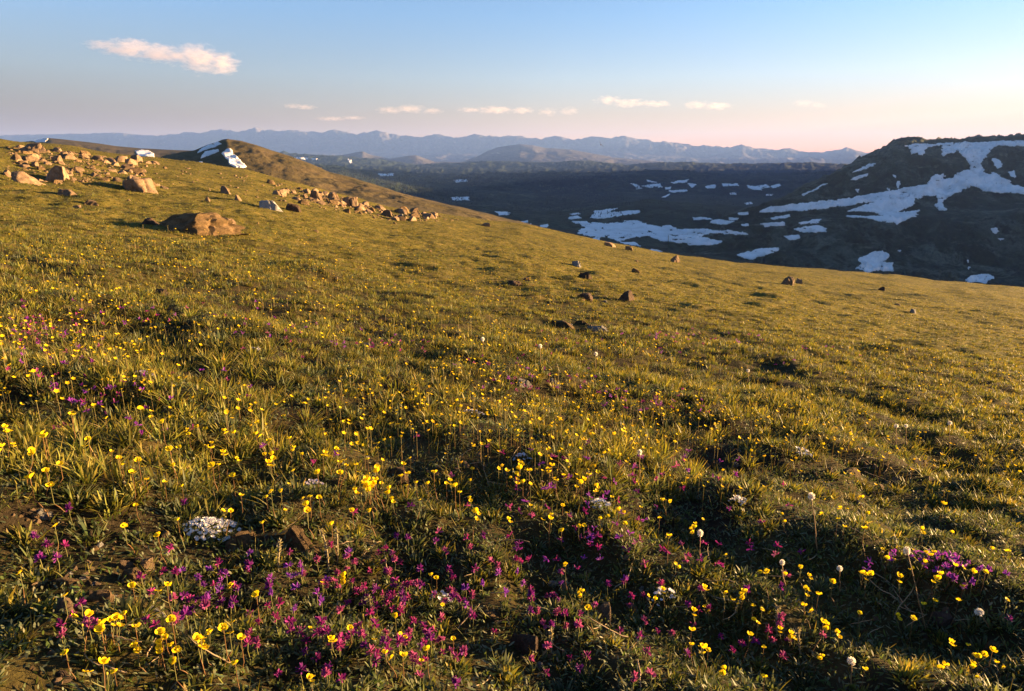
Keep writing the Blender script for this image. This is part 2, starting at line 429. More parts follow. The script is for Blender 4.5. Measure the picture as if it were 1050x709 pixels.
# ------------------------------------------------------------------ valley, hills and mountains
class Hill:
    """a terrain sheet through rows of (distance, pixel profile), from near to far"""
    def __init__(s, name, x0, x1, nx, rows, per, mat, label, cat, amp=None, fq=None, seed=0, kind='structure', rough=0.0, ease=True, grow=None):
        xs = np.linspace(x0, x1, nx) if np.isscalar(x0) else np.asarray(x0, float)
        nx = len(xs)
        w = ray(xs, np.full(nx, 170.0))[0]
        s.w = w
        Yk, Zk = [], []
        for d, prof in rows:
            prof = np.asarray(prof, float)
            pw, ps = ray(prof[:, 0], prof[:, 1])
            sl = np.interp(w, pw, ps)
            D = np.interp(xs, [p[0] for p in d], [p[1] for p in d]) if hasattr(d, '__len__') else np.full(nx, float(d))
            Yk.append(D); Zk.append(CAM_H + sl * D)
        P, Zs, noisew = [], [], []
        for k in range(len(rows) - 1):
            n = per[k] if hasattr(per, '__len__') else per
            for j in range(n + (1 if k == len(rows) - 2 else 0)):
                t = j / n
                te = t * t * (3 - 2 * t) if (ease and k > 0) else t
                P.append(Yk[k] * (Yk[k + 1] / Yk[k]) ** t)
                Zs.append(Zk[k] + (Zk[k + 1] - Zk[k]) * te)
                noisew.append(4 * t * (1 - t) + rough)
        Y = np.array(P); Z = np.array(Zs); X = w[None, :] * Y
        nw = np.array(noisew)[:, None]
        if amp:
            for a, f, sd in zip(amp, fq, range(9)):
                r = fbm(X / f, Y / f, seed + sd * 31, 5, 0.55)
                if sd % 2 == 1: r = 0.6 - 1.6 * np.abs(r)
                Z = Z + a * r * nw * (np.clip(Y / grow, .5, 2.6) if grow else 1)
        s.X, s.Y, s.Z = X, Y, Z
        nt, na = X.shape
        s.S = (Z - CAM_H) / Y
        V = np.stack([X, Y, Z], -1).reshape(-1, 3)
        i = np.arange(nt - 1)[:, None] * na + np.arange(na - 1)[None, :]
        Q = np.stack([i, i + 1, i + 1 + na, i + na], -1).reshape(-1, 4)
        s.o = obj(name, np_mesh(name, V, Q), mat, label=label, cat=cat, kind=kind)
    def hit(s, x, y):
        w, sl = ray(x, y)
        fi = np.interp(w, s.w, np.arange(len(s.w)))
        i0 = np.clip(np.floor(fi).astype(int), 0, len(s.w) - 2); f = (fi - i0)
        S = s.S[:, i0] * (1 - f) + s.S[:, i0 + 1] * f
        Yc = s.Y[:, i0] * (1 - f) + s.Y[:, i0 + 1] * f
        Zc = s.Z[:, i0] * (1 - f) + s.Z[:, i0 + 1] * f
        ge = S >= sl[None, :]
        k = np.argmax(ge, axis=0); ok = ge.any(axis=0) & ~ge[0] & (w > s.w[0]) & (w < s.w[-1])
        k = np.where(ok, np.maximum(k, 1), np.argmax(S, axis=0)); k = np.maximum(k, 1)
        r = np.arange(len(x))
        s0, s1 = S[k - 1, r], S[k, r]
        t = np.clip((sl - s0) / np.where(np.abs(s1 - s0) < 1e-9, 1, s1 - s0), 0, 1)
        Y = Yc[k - 1, r] + (Yc[k, r] - Yc[k - 1, r]) * t
        Z = Zc[k - 1, r] + (Zc[k, r] - Zc[k - 1, r]) * t
        return w * Y, Y, Z, ok

def inside(px, py, poly):
    poly = np.asarray(poly, float); n = len(poly)
    c = np.zeros(px.shape, bool)
    j = n - 1
    for i in range(n):
        xi, yi = poly[i]; xj, yj = poly[j]
        if yi != yj:
            c ^= ((yi > py) != (yj > py)) & (px < (xj - xi) * (py - yi) / (yj - yi) + xi)
        j = i
    return c

def snow(hill, poly, label, thick, group, step=0.4, wob=1.25):
    """a sheet of snow lying on a hill: thin slab following the slope, with its own edge"""
    poly = np.asarray(poly, float)
    x0, y0 = poly.min(0) - 2.5; x1, y1 = poly.max(0) + 2.5
    if x1 - x0 > 60: wob *= 1.8
    elif x1 - x0 > 20: wob *= 1.25
    sy = step * 0.7
    xs = np.arange(x0, x1 + step, step); ys = np.arange(y0, y1 + sy, sy)
    XX, YY = np.meshgrid(xs, ys)
    wx = XX + wob * (2.2 * fbm(XX / 7.0, YY / 3.0, 77, 5, .72)); wy = YY + 0.9 * wob * fbm(XX / 6.0, YY / 2.4, 99, 5, .72)
    cell = inside(wx[:-1, :-1], wy[:-1, :-1], poly)
    if (x1 - x0) > 25: cell &= fbm(XX[:-1, :-1] / 6.0 + poly[0, 0], YY[:-1, :-1] / 2.0, 131, 5, .72) > -0.34
    X, Y, Z, ok = hill.hit(XX.ravel(), YY.ravel())
    if hill is valley:                       # the mountain's foot comes forward over part of the valley floor
        X2, Y2, Z2, ok2 = mount.hit(XX.ravel(), YY.ravel())
        use = ok2 & (~ok | (Y2 < Y))
        X, Y, Z, ok = np.where(use, X2, X), np.where(use, Y2, Y), np.where(use, Z2, Z), ok | ok2
        YG = Y.reshape(XX.shape)
        hi = np.maximum(np.maximum(YG[:-1, :-1], YG[1:, :-1]), np.maximum(YG[:-1, 1:], YG[1:, 1:])); lo = np.minimum(np.minimum(YG[:-1, :-1], YG[1:, :-1]), np.minimum(YG[:-1, 1:], YG[1:, 1:]))
        cell &= hi / np.maximum(lo, 1) < 1.12
    ok = ok.reshape(XX.shape)
    cell &= ok[:-1, :-1] & ok[1:, :-1] & ok[:-1, 1:] & ok[1:, 1:]
    # keep one connected sheet
    todo = set(zip(*[q.tolist() for q in np.nonzero(cell)])); best = []
    while todo:
        st_ = [todo.pop()]; comp = []
        while st_:
            cy_, cx_ = st_.pop(); comp.append((cy_, cx_))
            for d_ in ((cy_ + 1, cx_), (cy_ - 1, cx_), (cy_, cx_ + 1), (cy_, cx_ - 1)):
                if d_ in todo: todo.discard(d_); st_.append(d_)
        if len(comp) > len(best): best = comp
    if len(best) < 2: return None
    cell = np.zeros_like(cell); cell[tuple(np.array(best).T)] = True
    ny, nx = XX.shape
    cnt = np.zeros(XX.shape)
    for a in (0, 1):
        for b in (0, 1): cnt[a:ny - 1 + a, b:nx - 1 + b] += cell
    lift = np.where(cnt >= 4, thick, thick * 0.45)
    V = np.stack([X, Y, Z + lift.ravel()], -1)
    B = np.stack([X, Y, Z - thick], -1)
    iy, ix = np.nonzero(cell)
    i = iy * nx + ix
    top = np.stack([i, i + nx, i + nx + 1, i + 1], -1)
    N = ny * nx
    # skirt quads along cell borders
    pad = np.pad(cell, 1)
    sk = []
    for dy, dx, e in ((-1, 0, (0, 1)), (1, 0, (nx + 1, nx)), (0, -1, (nx, 0)), (0, 1, (1, nx + 1))):
        nb = pad[1 + dy:ny + dy, 1 + dx:nx + dx]
        by, bx = np.nonzero(cell & ~nb)
        j = by * nx + bx
        sk.append(np.stack([j + e[0], j + e[1], j + e[1] + N, j + e[0] + N], -1))
    F = np.concatenate([top] + sk)
    used, inv = np.unique(F, return_inverse=True)
    return obj('snow_patch', np_mesh('snow_patch', np.concatenate([V, B])[used], inv.reshape(-1, 4)), M_SNOW, label=label, cat='snow patch', group=group)

def P(ox, oy, sc, *pts): return [(ox + x / sc, oy + y / sc) for x, y in pts]

M_FAR = mat_hill('far_range_rock', 0.0006, [(0.3, (0.065, 0.065, 0.072)), (0.55, (0.095, 0.09, 0.095)), (0.7, (0.135, 0.125, 0.125))], (0.004, 0.66, 0.74, (0.30, 0.29, 0.32)), (0.002, 45))
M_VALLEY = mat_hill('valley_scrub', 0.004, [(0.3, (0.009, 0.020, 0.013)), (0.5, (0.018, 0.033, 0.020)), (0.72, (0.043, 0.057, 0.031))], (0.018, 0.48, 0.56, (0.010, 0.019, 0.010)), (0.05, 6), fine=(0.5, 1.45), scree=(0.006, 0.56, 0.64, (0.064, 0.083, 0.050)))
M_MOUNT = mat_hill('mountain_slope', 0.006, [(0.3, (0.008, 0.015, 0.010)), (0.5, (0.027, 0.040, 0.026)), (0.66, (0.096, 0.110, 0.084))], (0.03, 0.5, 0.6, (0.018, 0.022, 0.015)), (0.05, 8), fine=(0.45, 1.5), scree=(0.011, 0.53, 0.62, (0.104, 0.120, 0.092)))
M_BROWN = mat_hill('brown_hill_grass', 0.015, [(0.3, (0.054, 0.047, 0.020)), (0.5, (0.086, 0.068, 0.030)), (0.72, (0.122, 0.090, 0.047))], (0.06, 0.58, 0.64, (0.029, 0.030, 0.016)), (0.12, 2.0))

FAR_CREST = [(-300, 140), (15, 139), (44, 137.5), (110, 137.5), (139, 138.6), (161, 140), (191, 136.5), (205, 137.5), (215, 134.5), (227, 133.4), (240, 134.2), (252, 133.6), (262, 132.2), (272, 133.8),
             (279, 134), (322, 136.2), (334, 135.2), (343, 133.3), (352, 135.2), (365, 137), (379, 135), (390, 136), (405, 139), (434, 141), (440, 139), (449, 137.6), (458, 140), (467, 141.5),
             (478, 139.5), (486, 137.8), (492, 139), (500, 140.5), (511, 140), (533, 141.5), (555, 142.5), (566, 139.6), (574, 141), (588, 143), (605, 141.3), (621, 141), (643, 142), (655, 145), (673, 146),
             (690, 147), (700, 148.5), (716, 150.5), (733, 149.5), (748, 151.5), (760, 149), (773, 152), (795, 154), (803, 153), (810, 152.8), (828, 156), (847, 157), (860, 154.5), (869, 151.5), (878, 155),
             (887, 158), (920, 156), (1000, 159), (1350, 160)]
_fx = np.arange(-60, 1112, 1.5)
_fy = np.interp(_fx, [q[0] for q in FAR_CREST], [q[1] for q in FAR_CREST])
_fy = _fy - 1.7 * (0.55 - np.abs(fbm(_fx / 13.0, _fx * 0 + 3.3, 301, 4, .6)) * 2.2) * (0.4 + 0.6 * sstep(180, 240, _fx)) + .3
FAR_FACE = [(a_, 0.42 * b_ + 0.58 * 171) for a_, b_ in FAR_CREST]
FAR_CREST = list(zip(_fx.tolist(), _fy.tolist()))
far = Hill('far_mountain_range', -60, 1110, 900, [(22000, [(-300, 171), (1400, 171)]), (25200, FAR_FACE), (27000, FAR_CREST), (31000, [(-300, 166), (1400, 166)])], [26, 30, 16], M_FAR,
           'long hazy blue mountain range along the horizon', 'mountains', (170, 150, 70, 60), (2600, 1500, 700, 350), 5, rough=0.05)
mid = Hill('hazy_hill', 400, 760, 260, [(14500, [(380, 172), (800, 172)]), (16500, [(400, 167), (425, 163), (436, 167), (470, 168), (489, 161), (500, 155), (511, 151), (521, 149.5), (533, 148), (546, 149), (559, 152), (572, 152.5), (585, 153.5), (607, 157.5), (629, 162), (660, 165), (700, 168), (780, 171)]), (19000, [(380, 172), (800, 172)])], [26, 10], M_FAR,
           'dim blue-brown hill standing before the far range', 'hill', (60, 70), (1500, 900), 15, rough=0.02)
knob = Hill('hazy_knob', 330, 520, 160, [(13500, [(330, 172), (520, 172)]), (14500, [(330, 170), (345, 160), (358, 158), (366, 156), (372, 155.5), (380, 159), (400, 163), (412, 161), (420, 159.6), (427, 159.6), (434, 162), (445, 166), (470, 166.5), (500, 168), (520, 171)]), (16000, [(330, 172), (520, 172)])], [16, 8], M_FAR,
            'low brownish knob between dark plateau and far range', 'hill', (40, 40), (900, 600), 25, rough=0.02)

valley = Hill('valley', np.concatenate([np.linspace(-260, -20, 60)[:-1], np.linspace(-20, 1070, 760), np.linspace(1074, 1500, 60)]), 0, 0, [
    (330, [(-300, 160), (13, 190), (350, 245), (600, 290), (1036, 335), (1600, 400)]),
    (900, [(-300, 160), (13, 188), (350, 224), (480, 236), (500, 240), (600, 257), (700, 275), (800, 288), (950, 303), (1037, 310), (1600, 360)]),
    (1700, [(-300, 160), (13, 180), (350, 206), (480, 226), (600, 243), (700, 250), (800, 258), (1037, 275), (1600, 300)]),
    (2500, [(-300, 160), (13, 172), (350, 196), (450, 211), (560, 222), (600, 219), (640, 211.5), (660, 209), (690, 210), (740, 213), (800, 219), (1037, 235), (1600, 250)]),
    (3200, [(-300, 163), (13, 173), (350, 195), (450, 210), (560, 219), (660, 212), (740, 215), (800, 219), (1037, 230), (1600, 240)]),
    (4800, [(-300, 166), (13, 172), (350, 178), (450, 193), (560, 200), (700, 203), (800, 203), (1037, 203), (1600, 205)]),
    (6800, [(-300, 166), (13, 170), (300, 168), (380, 177), (430, 181), (500, 181), (600, 180), (660, 178), (700, 178.5), (740, 182), (860, 180), (1100, 178), (1600, 178)]),
    (7800, [(-300, 167), (13, 171), (400, 181), (660, 180), (860, 181), (1600, 181)]),
    (10000, [(-300, 166), (13, 169), (350, 168), (431, 174), (600, 175), (700, 176), (860, 175), (1600, 175)]),
    (12000, [(-300, 164), (13, 165), (282, 160), (290, 155.6), (297, 158), (338, 160), (350, 161), (387, 164), (410, 167), (431, 170), (450, 169), (471, 167.5), (500, 166.3), (526, 166), (550, 167), (570, 167), (590, 165.6), (607, 166), (625, 168), (643, 170), (665, 168.2), (700, 167), (740, 168.4), (773, 169), (800, 168), (828, 167.5), (876, 170), (1100, 168), (1600, 168)]),
    (14500, [(-300, 172), (1600, 174)])],
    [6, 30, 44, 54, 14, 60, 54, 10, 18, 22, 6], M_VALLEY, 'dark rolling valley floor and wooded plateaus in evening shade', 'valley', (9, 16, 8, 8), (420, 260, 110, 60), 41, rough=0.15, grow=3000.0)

MT_D = [(600, 2500), (780, 1800), (850, 2000), (900, 2300), (1000, 2500), (1100, 2450), (1400, 1950), (2000, 1200), (2600, 900), (3600, 900)]  # right of the frame the ridge bends closer, shaped to shade the valley
MT_C = [(700, 245), (740, 226), (777, 215), (795, 207), (810, 201), (832, 190.5), (854, 181), (870, 171), (880, 165), (887, 161), (895, 157), (903, 152.5), (909, 149.5), (914, 145), (920, 142.4), (926, 141.2), (935, 140.6), (945, 141.5), (949, 144.2), (960, 145), (979, 144.8), (1000, 143.5), (1023, 142.4), (1036, 141.4), (1060, 139), (1100, 133), (1200, 128), (1400, 131), (2000, 124), (2600, 112), (3600, 110)]  # unseen crest beyond the right edge is raised to shade the summit
mount = Hill('snowy_mountain', np.concatenate([np.linspace(690, 1070, 560), np.linspace(1074, 2600, 160)]), 0, 0, [
    ([(700, 1000), (1037, 950), (1500, 800), (2000, 620), (2600, 480), (3600, 480)], [(700, 290), (860, 300), (1037, 322), (1600, 400), (3600, 500)]),
    ([(700, 1250), (1037, 1250), (1500, 1100), (2000, 850), (2600, 640), (3600, 640)], [(700, 262), (760, 258), (860, 272), (950, 282), (1037, 288), (1600, 330), (3600, 330)]),
    ([(700, 1550), (1037, 1650), (1500, 1400), (2000, 1020), (2600, 770), (3600, 770)], [(700, 252), (777, 232), (860, 224), (950, 222), (1037, 215), (1600, 200), (3600, 200)]),
    (MT_D, MT_C),
    ([(700, 4200), (2600, 4600), (3600, 4600)], [(700, 225), (777, 216), (887, 170), (949, 150), (1037, 147), (1400, 144), (2600, 132), (3600, 140)]),
    ([(700, 9500), (3600, 9500)], [(700, 225), (777, 216), (887, 170), (949, 151), (1037, 148), (1100, 138), (1190, 108), (1400, 98), (1900, 98), (2600, 112), (3600, 142)]),  # high range out of view on the right, added to shade the valley
    ([(700, 11000), (3600, 11000)], [(700, 235), (1037, 170), (1400, 160), (3600, 160)])],
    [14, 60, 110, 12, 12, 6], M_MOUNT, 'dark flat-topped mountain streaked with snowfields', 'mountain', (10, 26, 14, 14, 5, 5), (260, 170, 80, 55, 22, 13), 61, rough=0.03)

brown = Hill('brown_hill', 40, 640, 420, [
    (300, [(40, 200), (250, 225), (497, 262), (640, 290)]),
    ([(40, 620), (640, 620)], [(40, 178), (160, 172), (250, 190), (350, 203), (430, 214), (497, 231), (560, 245), (640, 265)]),
    ([(40, 950), (240, 900), (500, 760), (640, 740)], [(40, 172), (120, 167.5), (150, 165.5), (158, 164), (171, 160), (186, 157), (200, 155), (212, 150), (223, 146.2), (228, 143.8), (233, 143.2), (240, 144.2), (247, 145), (259, 148), (270, 151.5), (280, 155), (297, 160), (318, 168), (339, 177), (365, 184), (387, 191), (423, 202), (460, 211), (497, 220), (560, 236), (640, 258)]),
    (1300, [(40, 178), (233, 165), (400, 205), (640, 275)])],
    [12, 60, 14], M_BROWN, 'sunlit olive-brown hill with a snow-capped top behind the boulder slope', 'hill', (3.0, 3.5, 1.2), (90, 45, 14), 81, rough=0.06)
ridge = Hill('brown_ridge', -160, 330, 260, [
    (1800, [(-200, 180), (60, 182), (200, 182), (330, 190)]),
    ([(-160, 2600), (330, 2600)], [(-200, 150), (13, 146.5), (37, 144.4), (45, 142.2), (50, 141.8), (62, 142.8), (73, 144), (90, 146), (103, 147.6), (119, 150), (143, 152.2), (175, 153.8), (230, 156), (330, 172)]),
    (3600, [(-200, 160), (13, 152), (330, 180)])],
    [40, 10], M_BROWN, 'long smooth brown ridge far to the left of the valley', 'ridge', (9, 9, 4), (260, 140, 40), 91, rough=0.05)

SG1, SG2, SG3 = 'snowfields on the dark mountain', 'snow patches on the valley floor', 'snow patches on the brown hills'
C8 = (840, 120, 3.733); C3 = (700, 60, 2.726); C7 = (560, 170, 4.773); C6 = (150, 130, 4.773); C5 = (0, 130, 5.451); C2 = (350, 60, 2.726)
snow(mount, P(*C8, (328, 110), (380, 104), (440, 104), (500, 99), (560, 98), (640, 95), (700, 92), (790, 92), (800, 112), (735, 112), (705, 108), (680, 108), (652, 130), (628, 165), (622, 190), (635, 215), (650, 225), (662, 212), (690, 226), (735, 255), (800, 275), (800, 300), (735, 290), (690, 290), (640, 285), (600, 262), (570, 265), (545, 285), (500, 300), (470, 325), (467, 345), (487, 360), (455, 355), (440, 340), (455, 325), (440, 300), (400, 302), (370, 315), (365, 335), (340, 345), (290, 370), (380, 358), (375, 375), (320, 400), (300, 410), (240, 400), (190, 390), (90, 383), (120, 380), (180, 384), (245, 380), (220, 368), (150, 362), (100, 360), (190, 335), (200, 325), (150, 330), (120, 338), (0, 354), (-60, 356), (-150, 362), (-235, 366), (-180, 344), (0, 326), (110, 313), (125, 318), (150, 302), (255, 290), (258, 270), (268, 285), (300, 280), (350, 270), (425, 255), (430, 230), (470, 216), (475, 238), (505, 238), (550, 205), (575, 205), (575, 180), (545, 140), (530, 127), (500, 140), (475, 152), (468, 135), (480, 108), (440, 110), (420, 115), (385, 150), (375, 135), (350, 145), (344, 125)),
     'largest snowfield, sweeping down across the flat-topped dark mountain', 3.0, SG1)
for pts, lab in [
    (((118, 217), (190, 181), (215, 174), (208, 187), (160, 205)), 'slanting snow streak high on the left shoulder of the dark mountain'),
    (((116, 241), (150, 226), (188, 216), (180, 227), (140, 241)), 'slanting snow streak just below the highest streak on the dark mountain'),
    (((-100, 318), (-80, 300), (-25, 278), (10, 260), (50, 237), (52, 246), (0, 270), (-60, 300)), 'long thin snow streak along the left ridge of the dark mountain'),
    (((660, 160), (680, 162), (702, 180), (690, 196), (680, 200), (668, 180)), 'small snow patch inside the dark rock island at the right edge'),
    (((720, 212), (745, 205), (750, 235), (728, 228)), 'snow patch cut off at the right edge below the rock island'),
    (((140, 580), (165, 562), (145, 548), (200, 520), (240, 513), (270, 530), (260, 548), (235, 555), (282, 560), (284, 590), (215, 588), (190, 598), (165, 585)), 'ragged pale snow patch low on the dark mountain above the meadow edge'),
    (((558, 642), (565, 616), (600, 606), (650, 602), (672, 618), (642, 630), (635, 646)), 'snow patch lowest on the mountain, near the bottom right of the slope'),
    (((655, 428), (680, 424), (686, 440), (668, 449)), 'small square snow fleck right of the big dark slope')]:
    snow(mount, P(*C8, *pts), lab, 2.2, SG1)
for pts in [((280, 222), (295, 226), (290, 236)), ((297, 246), (307, 247), (305, 272), (297, 273)), ((138, 277), (153, 277), (148, 291)), ((680, 465), (706, 467), (690, 473)), ((296, 511), (312, 512), (305, 518)), ((564, 549), (575, 551), (570, 560)), ((568, 574), (577, 576), (572, 586)), ((395, 622), (412, 624), (400, 630))]:
    snow(mount, P(*C8, *pts), 'tiny snow fleck on the dark mountain slope', 2.0, 'tiny snow flecks on the mountain', 0.4, 0.8)
for pts, lab in [
    (((130, 273), (190, 274), (250, 280), (300, 284), (345, 276), (390, 267), (440, 265), (480, 285), (520, 290), (560, 296), (600, 292), (640, 315), (690, 313), (740, 309), (800, 311), (820, 321), (900, 315), (985, 335), (960, 340), (900, 334), (800, 329), (740, 350), (800, 358), (860, 370), (855, 385), (780, 388), (730, 392), (690, 384), (640, 375), (610, 370), (560, 366), (520, 352), (490, 345), (440, 350), (400, 356), (360, 375), (325, 362), (290, 350), (255, 355), (250, 378), (215, 370), (230, 345), (190, 340), (145, 330), (190, 300), (165, 288)), 'largest valley snowfield, sprawling just beyond the meadow edge'),
    (((215, 256), (235, 222), (280, 216), (350, 210), (290, 232), (380, 222), (465, 218), (440, 235), (330, 250), (280, 260)), 'forked snow patch directly above the largest valley snowfield'),
    (((108, 250), (150, 245), (176, 256), (120, 263)), 'small oval snow patch left of the forked one'),
    (((116, 235), (160, 229), (172, 237), (120, 242)), 'thin snow sliver at the upper left of the forked patch'),
    (((350, 378), (430, 374), (470, 395), (420, 393), (370, 396)), 'snow strip just below the largest valley snowfield'),
    (((483, 418), (560, 400), (562, 434), (500, 427)), 'snow patch touching the meadow edge under the largest snowfield'),
    (((714, 252), (800, 257), (815, 263), (720, 265)), 'thin snow strip left of the bright oval patch'),
    (((765, 272), (840, 265), (925, 272), (880, 286), (820, 285)), 'brightest oval snow patch in mid valley'),
    (((890, 254), (945, 257), (940, 267), (900, 264)), 'short snow strip above right of the bright oval patch'),
    (((930, 436), (960, 428), (1050, 406), (1130, 402), (1140, 412), (1100, 430), (1010, 460), (975, 455)), 'broad snow patch alone on dark ground above the middle of the meadow edge')]:
    snow(valley, P(*C7, *pts), lab, 1.8, SG2)
for pts, lab in [
    (((218, 463), (280, 457), (288, 467), (230, 470)), 'flat snow strip near the foot of the dark mountain'),
    (((278, 499), (320, 494), (326, 503), (300, 510)), 'small rounded snow patch below the mountain foot'),
    (((313, 476), (370, 467), (402, 475), (395, 485), (330, 487)), 'larger of two stacked snow patches at the mountain foot'),
    (((323, 459), (382, 449), (378, 460), (330, 464)), 'upper of two stacked snow patches at the mountain foot'),
    (((238, 449), (298, 436), (302, 443), (250, 451)), 'slim slanting snow patch leading towards the mountain snowfield')]:
    snow(valley, P(*C3, *pts), lab, 1.8, SG2)
for C, pts in [(C7, ((413, 86), (440, 89), (466, 111), (440, 116), (430, 100))), (C7, ((463, 98), (560, 87), (567, 106), (510, 109))), (C7, ((488, 67), (510, 74), (557, 83), (500, 79))), (C7, ((608, 79), (700, 67), (690, 83), (620, 87))), (C7, ((688, 85), (742, 91), (712, 109), (700, 100))),
               (C7, ((598, 121), (687, 117), (680, 129), (610, 132))), (C7, ((553, 157), (605, 137), (602, 146), (570, 160))), (C7, ((865, 88), (942, 89), (940, 99), (868, 99))), (C7, ((980, 94), (1050, 104), (1052, 120), (1000, 116))), (C7, ((938, 233), (985, 229), (988, 236), (945, 242))), (C7, ((580, 106), (610, 103), (608, 114), (585, 116))),
               (C3, ((108, 350), (155, 350), (157, 356), (112, 357))), (C3, ((180, 361), (230, 352), (242, 359), (200, 368))), (C3, ((243, 358), (270, 350), (276, 356), (250, 363))), (C3, ((60, 358), (92, 352), (90, 362), (70, 364))), (C3, ((170, 404), (190, 401), (196, 407), (178, 409))), (C3, ((156, 432), (182, 429), (184, 437), (160, 438))), (C3, ((160, 464), (182, 462), (184, 468), (164, 469))), (C3, ((130, 376), (150, 374), (152, 380), (132, 381))), (C3, ((230, 380), (252, 378), (250, 383), (232, 384)))]:
    snow(valley, P(*C, *pts), 'small snow fleck scattered on the dark far side of the valley', 1.8, 'snow flecks far across the valley', 0.4, 0.9)
for C, pts in [(C2, ((303, 389), (355, 386), (358, 396), (312, 397))), (C2, ((428, 427), (500, 431), (508, 439), (440, 438))), (C2, ((314, 340), (348, 338), (352, 345), (320, 347))), (C2, ((298, 439), (325, 436), (327, 443), (300, 445))), (C2, ((468, 471), (532, 463), (530, 471), (480, 476))), (C2, ((500, 457), (522, 453), (522, 459), (504, 461))), (C2, ((553, 466), (577, 464), (577, 472), (556, 473))), (C2, ((408, 461), (447, 463), (445, 470), (412, 468))), (C2, ((408, 446), (426, 444), (426, 450), (410, 451))), (C2, ((100, 322), (145, 321), (146, 328), (104, 329))), (C2, ((340, 446), (356, 443), (358, 449), (342, 451)))]:
    snow(valley, P(*C, *pts), 'small isolated snow patch in the shaded valley below the meadow crest', 1.6, 'isolated snow patches under the meadow crest', 0.4, 0.9)
for C, h, pts, lab in [
    (C6, brown, ((245, 131), (270, 107), (310, 90), (352, 76), (368, 86), (332, 101), (290, 113)), 'long snow cornice along the shaded left crest of the brown hill'),
    (C6, brown, ((263, 156), (285, 126), (315, 119), (352, 114), (357, 122), (312, 139)), 'snow patch just below the crest cornice of the brown hill'),
    (C6, brown, ((369, 132), (382, 122), (393, 111), (411, 108), (422, 120), (421, 134), (448, 149), (470, 180), (492, 197), (470, 201), (440, 200), (406, 186), (395, 160)), 'figure-shaped snow patch on the sunlit face of the brown hill'),
    (C6, brown, ((259, 174), (276, 173), (274, 181), (262, 182)), 'tiny snow fleck on the dark left side of the brown hill'),
    (C5, ridge, ((753, 136), (790, 129), (830, 134), (862, 150), (862, 178), (842, 193), (800, 186), (768, 162)), 'snow patch in the notch between the brown ridge and the brown hill'),
    (C5, ridge, ((180, 80), (230, 70), (270, 65), (252, 85), (200, 87)), 'blue snow strip on the crest of the long brown ridge'),
    (C5, ridge, ((244, 95), (290, 98), (307, 106), (258, 111)), 'bright snow sliver beside the boulder on the left skyline')]:
    snow(h, P(*C, *pts), lab, 1.2, SG3, 0.4, 0.5)
for C, pts, lab in [(C6, ((723, 150), (760, 149), (792, 152), (790, 161), (742, 156)), 'thin snow strip on the dark plateau right of the brown hill'), (C6, ((808, 154), (836, 158), (832, 164), (812, 162)), 'short snow strip on the dark plateau, right of the thin one'), (C6, ((984, 157), (1004, 163), (1006, 177), (996, 178)), 'bright snow fleck on the plateau beyond the brown hill')]:
    snow(valley, P(*C, *pts), lab, 2.5, SG3, 0.4, 0.8)
# ------------------------------------------------------------------ haze over the far country
def build_haze():
    bm = bmesh.new(); bmesh.ops.create_cube(bm, size=1.0)
    me = bpy.data.meshes.new('haze'); bm.to_mesh(me); bm.free()
    m = bpy.data.materials.new('evening_haze'); m.use_nodes = True
    n, l = m.node_tree.nodes, m.node_tree.links
    n.clear()
    out = n.new('ShaderNodeOutputMaterial'); v = n.new('ShaderNodeVolumePrincipled')
    v.inputs['Color'].default_value = (0.22, 0.40, 1.0, 1)
    v.inputs['Density'].default_value = 2.25e-5
    v.inputs['Anisotropy'].default_value = 0.1
    l.new(v.outputs[0], out.inputs['Volume'])
    try: m.cycles.homogeneous_volume = True
    except Exception: pass
    o = obj('haze', me, m, label='thin blue evening haze filling the air over the valley', cat='haze', kind='stuff')
    zmin = min(float(h.Z.min()) for h in ALLHILLS + [mount]) - 1
    zmin = min(zmin, float(GZMIN) - 1)
    zmax = max(float(h.Z.max()) for h in ALLHILLS + [mount]) + 30
    o.scale = (60000, 34000, zmax - zmin)
    o.location = (0, 15500, (zmax + zmin) / 2)
    return zmax
ALLHILLS = [far, mid, knob, valley, brown, ridge]
HAZE_TOP = build_haze()

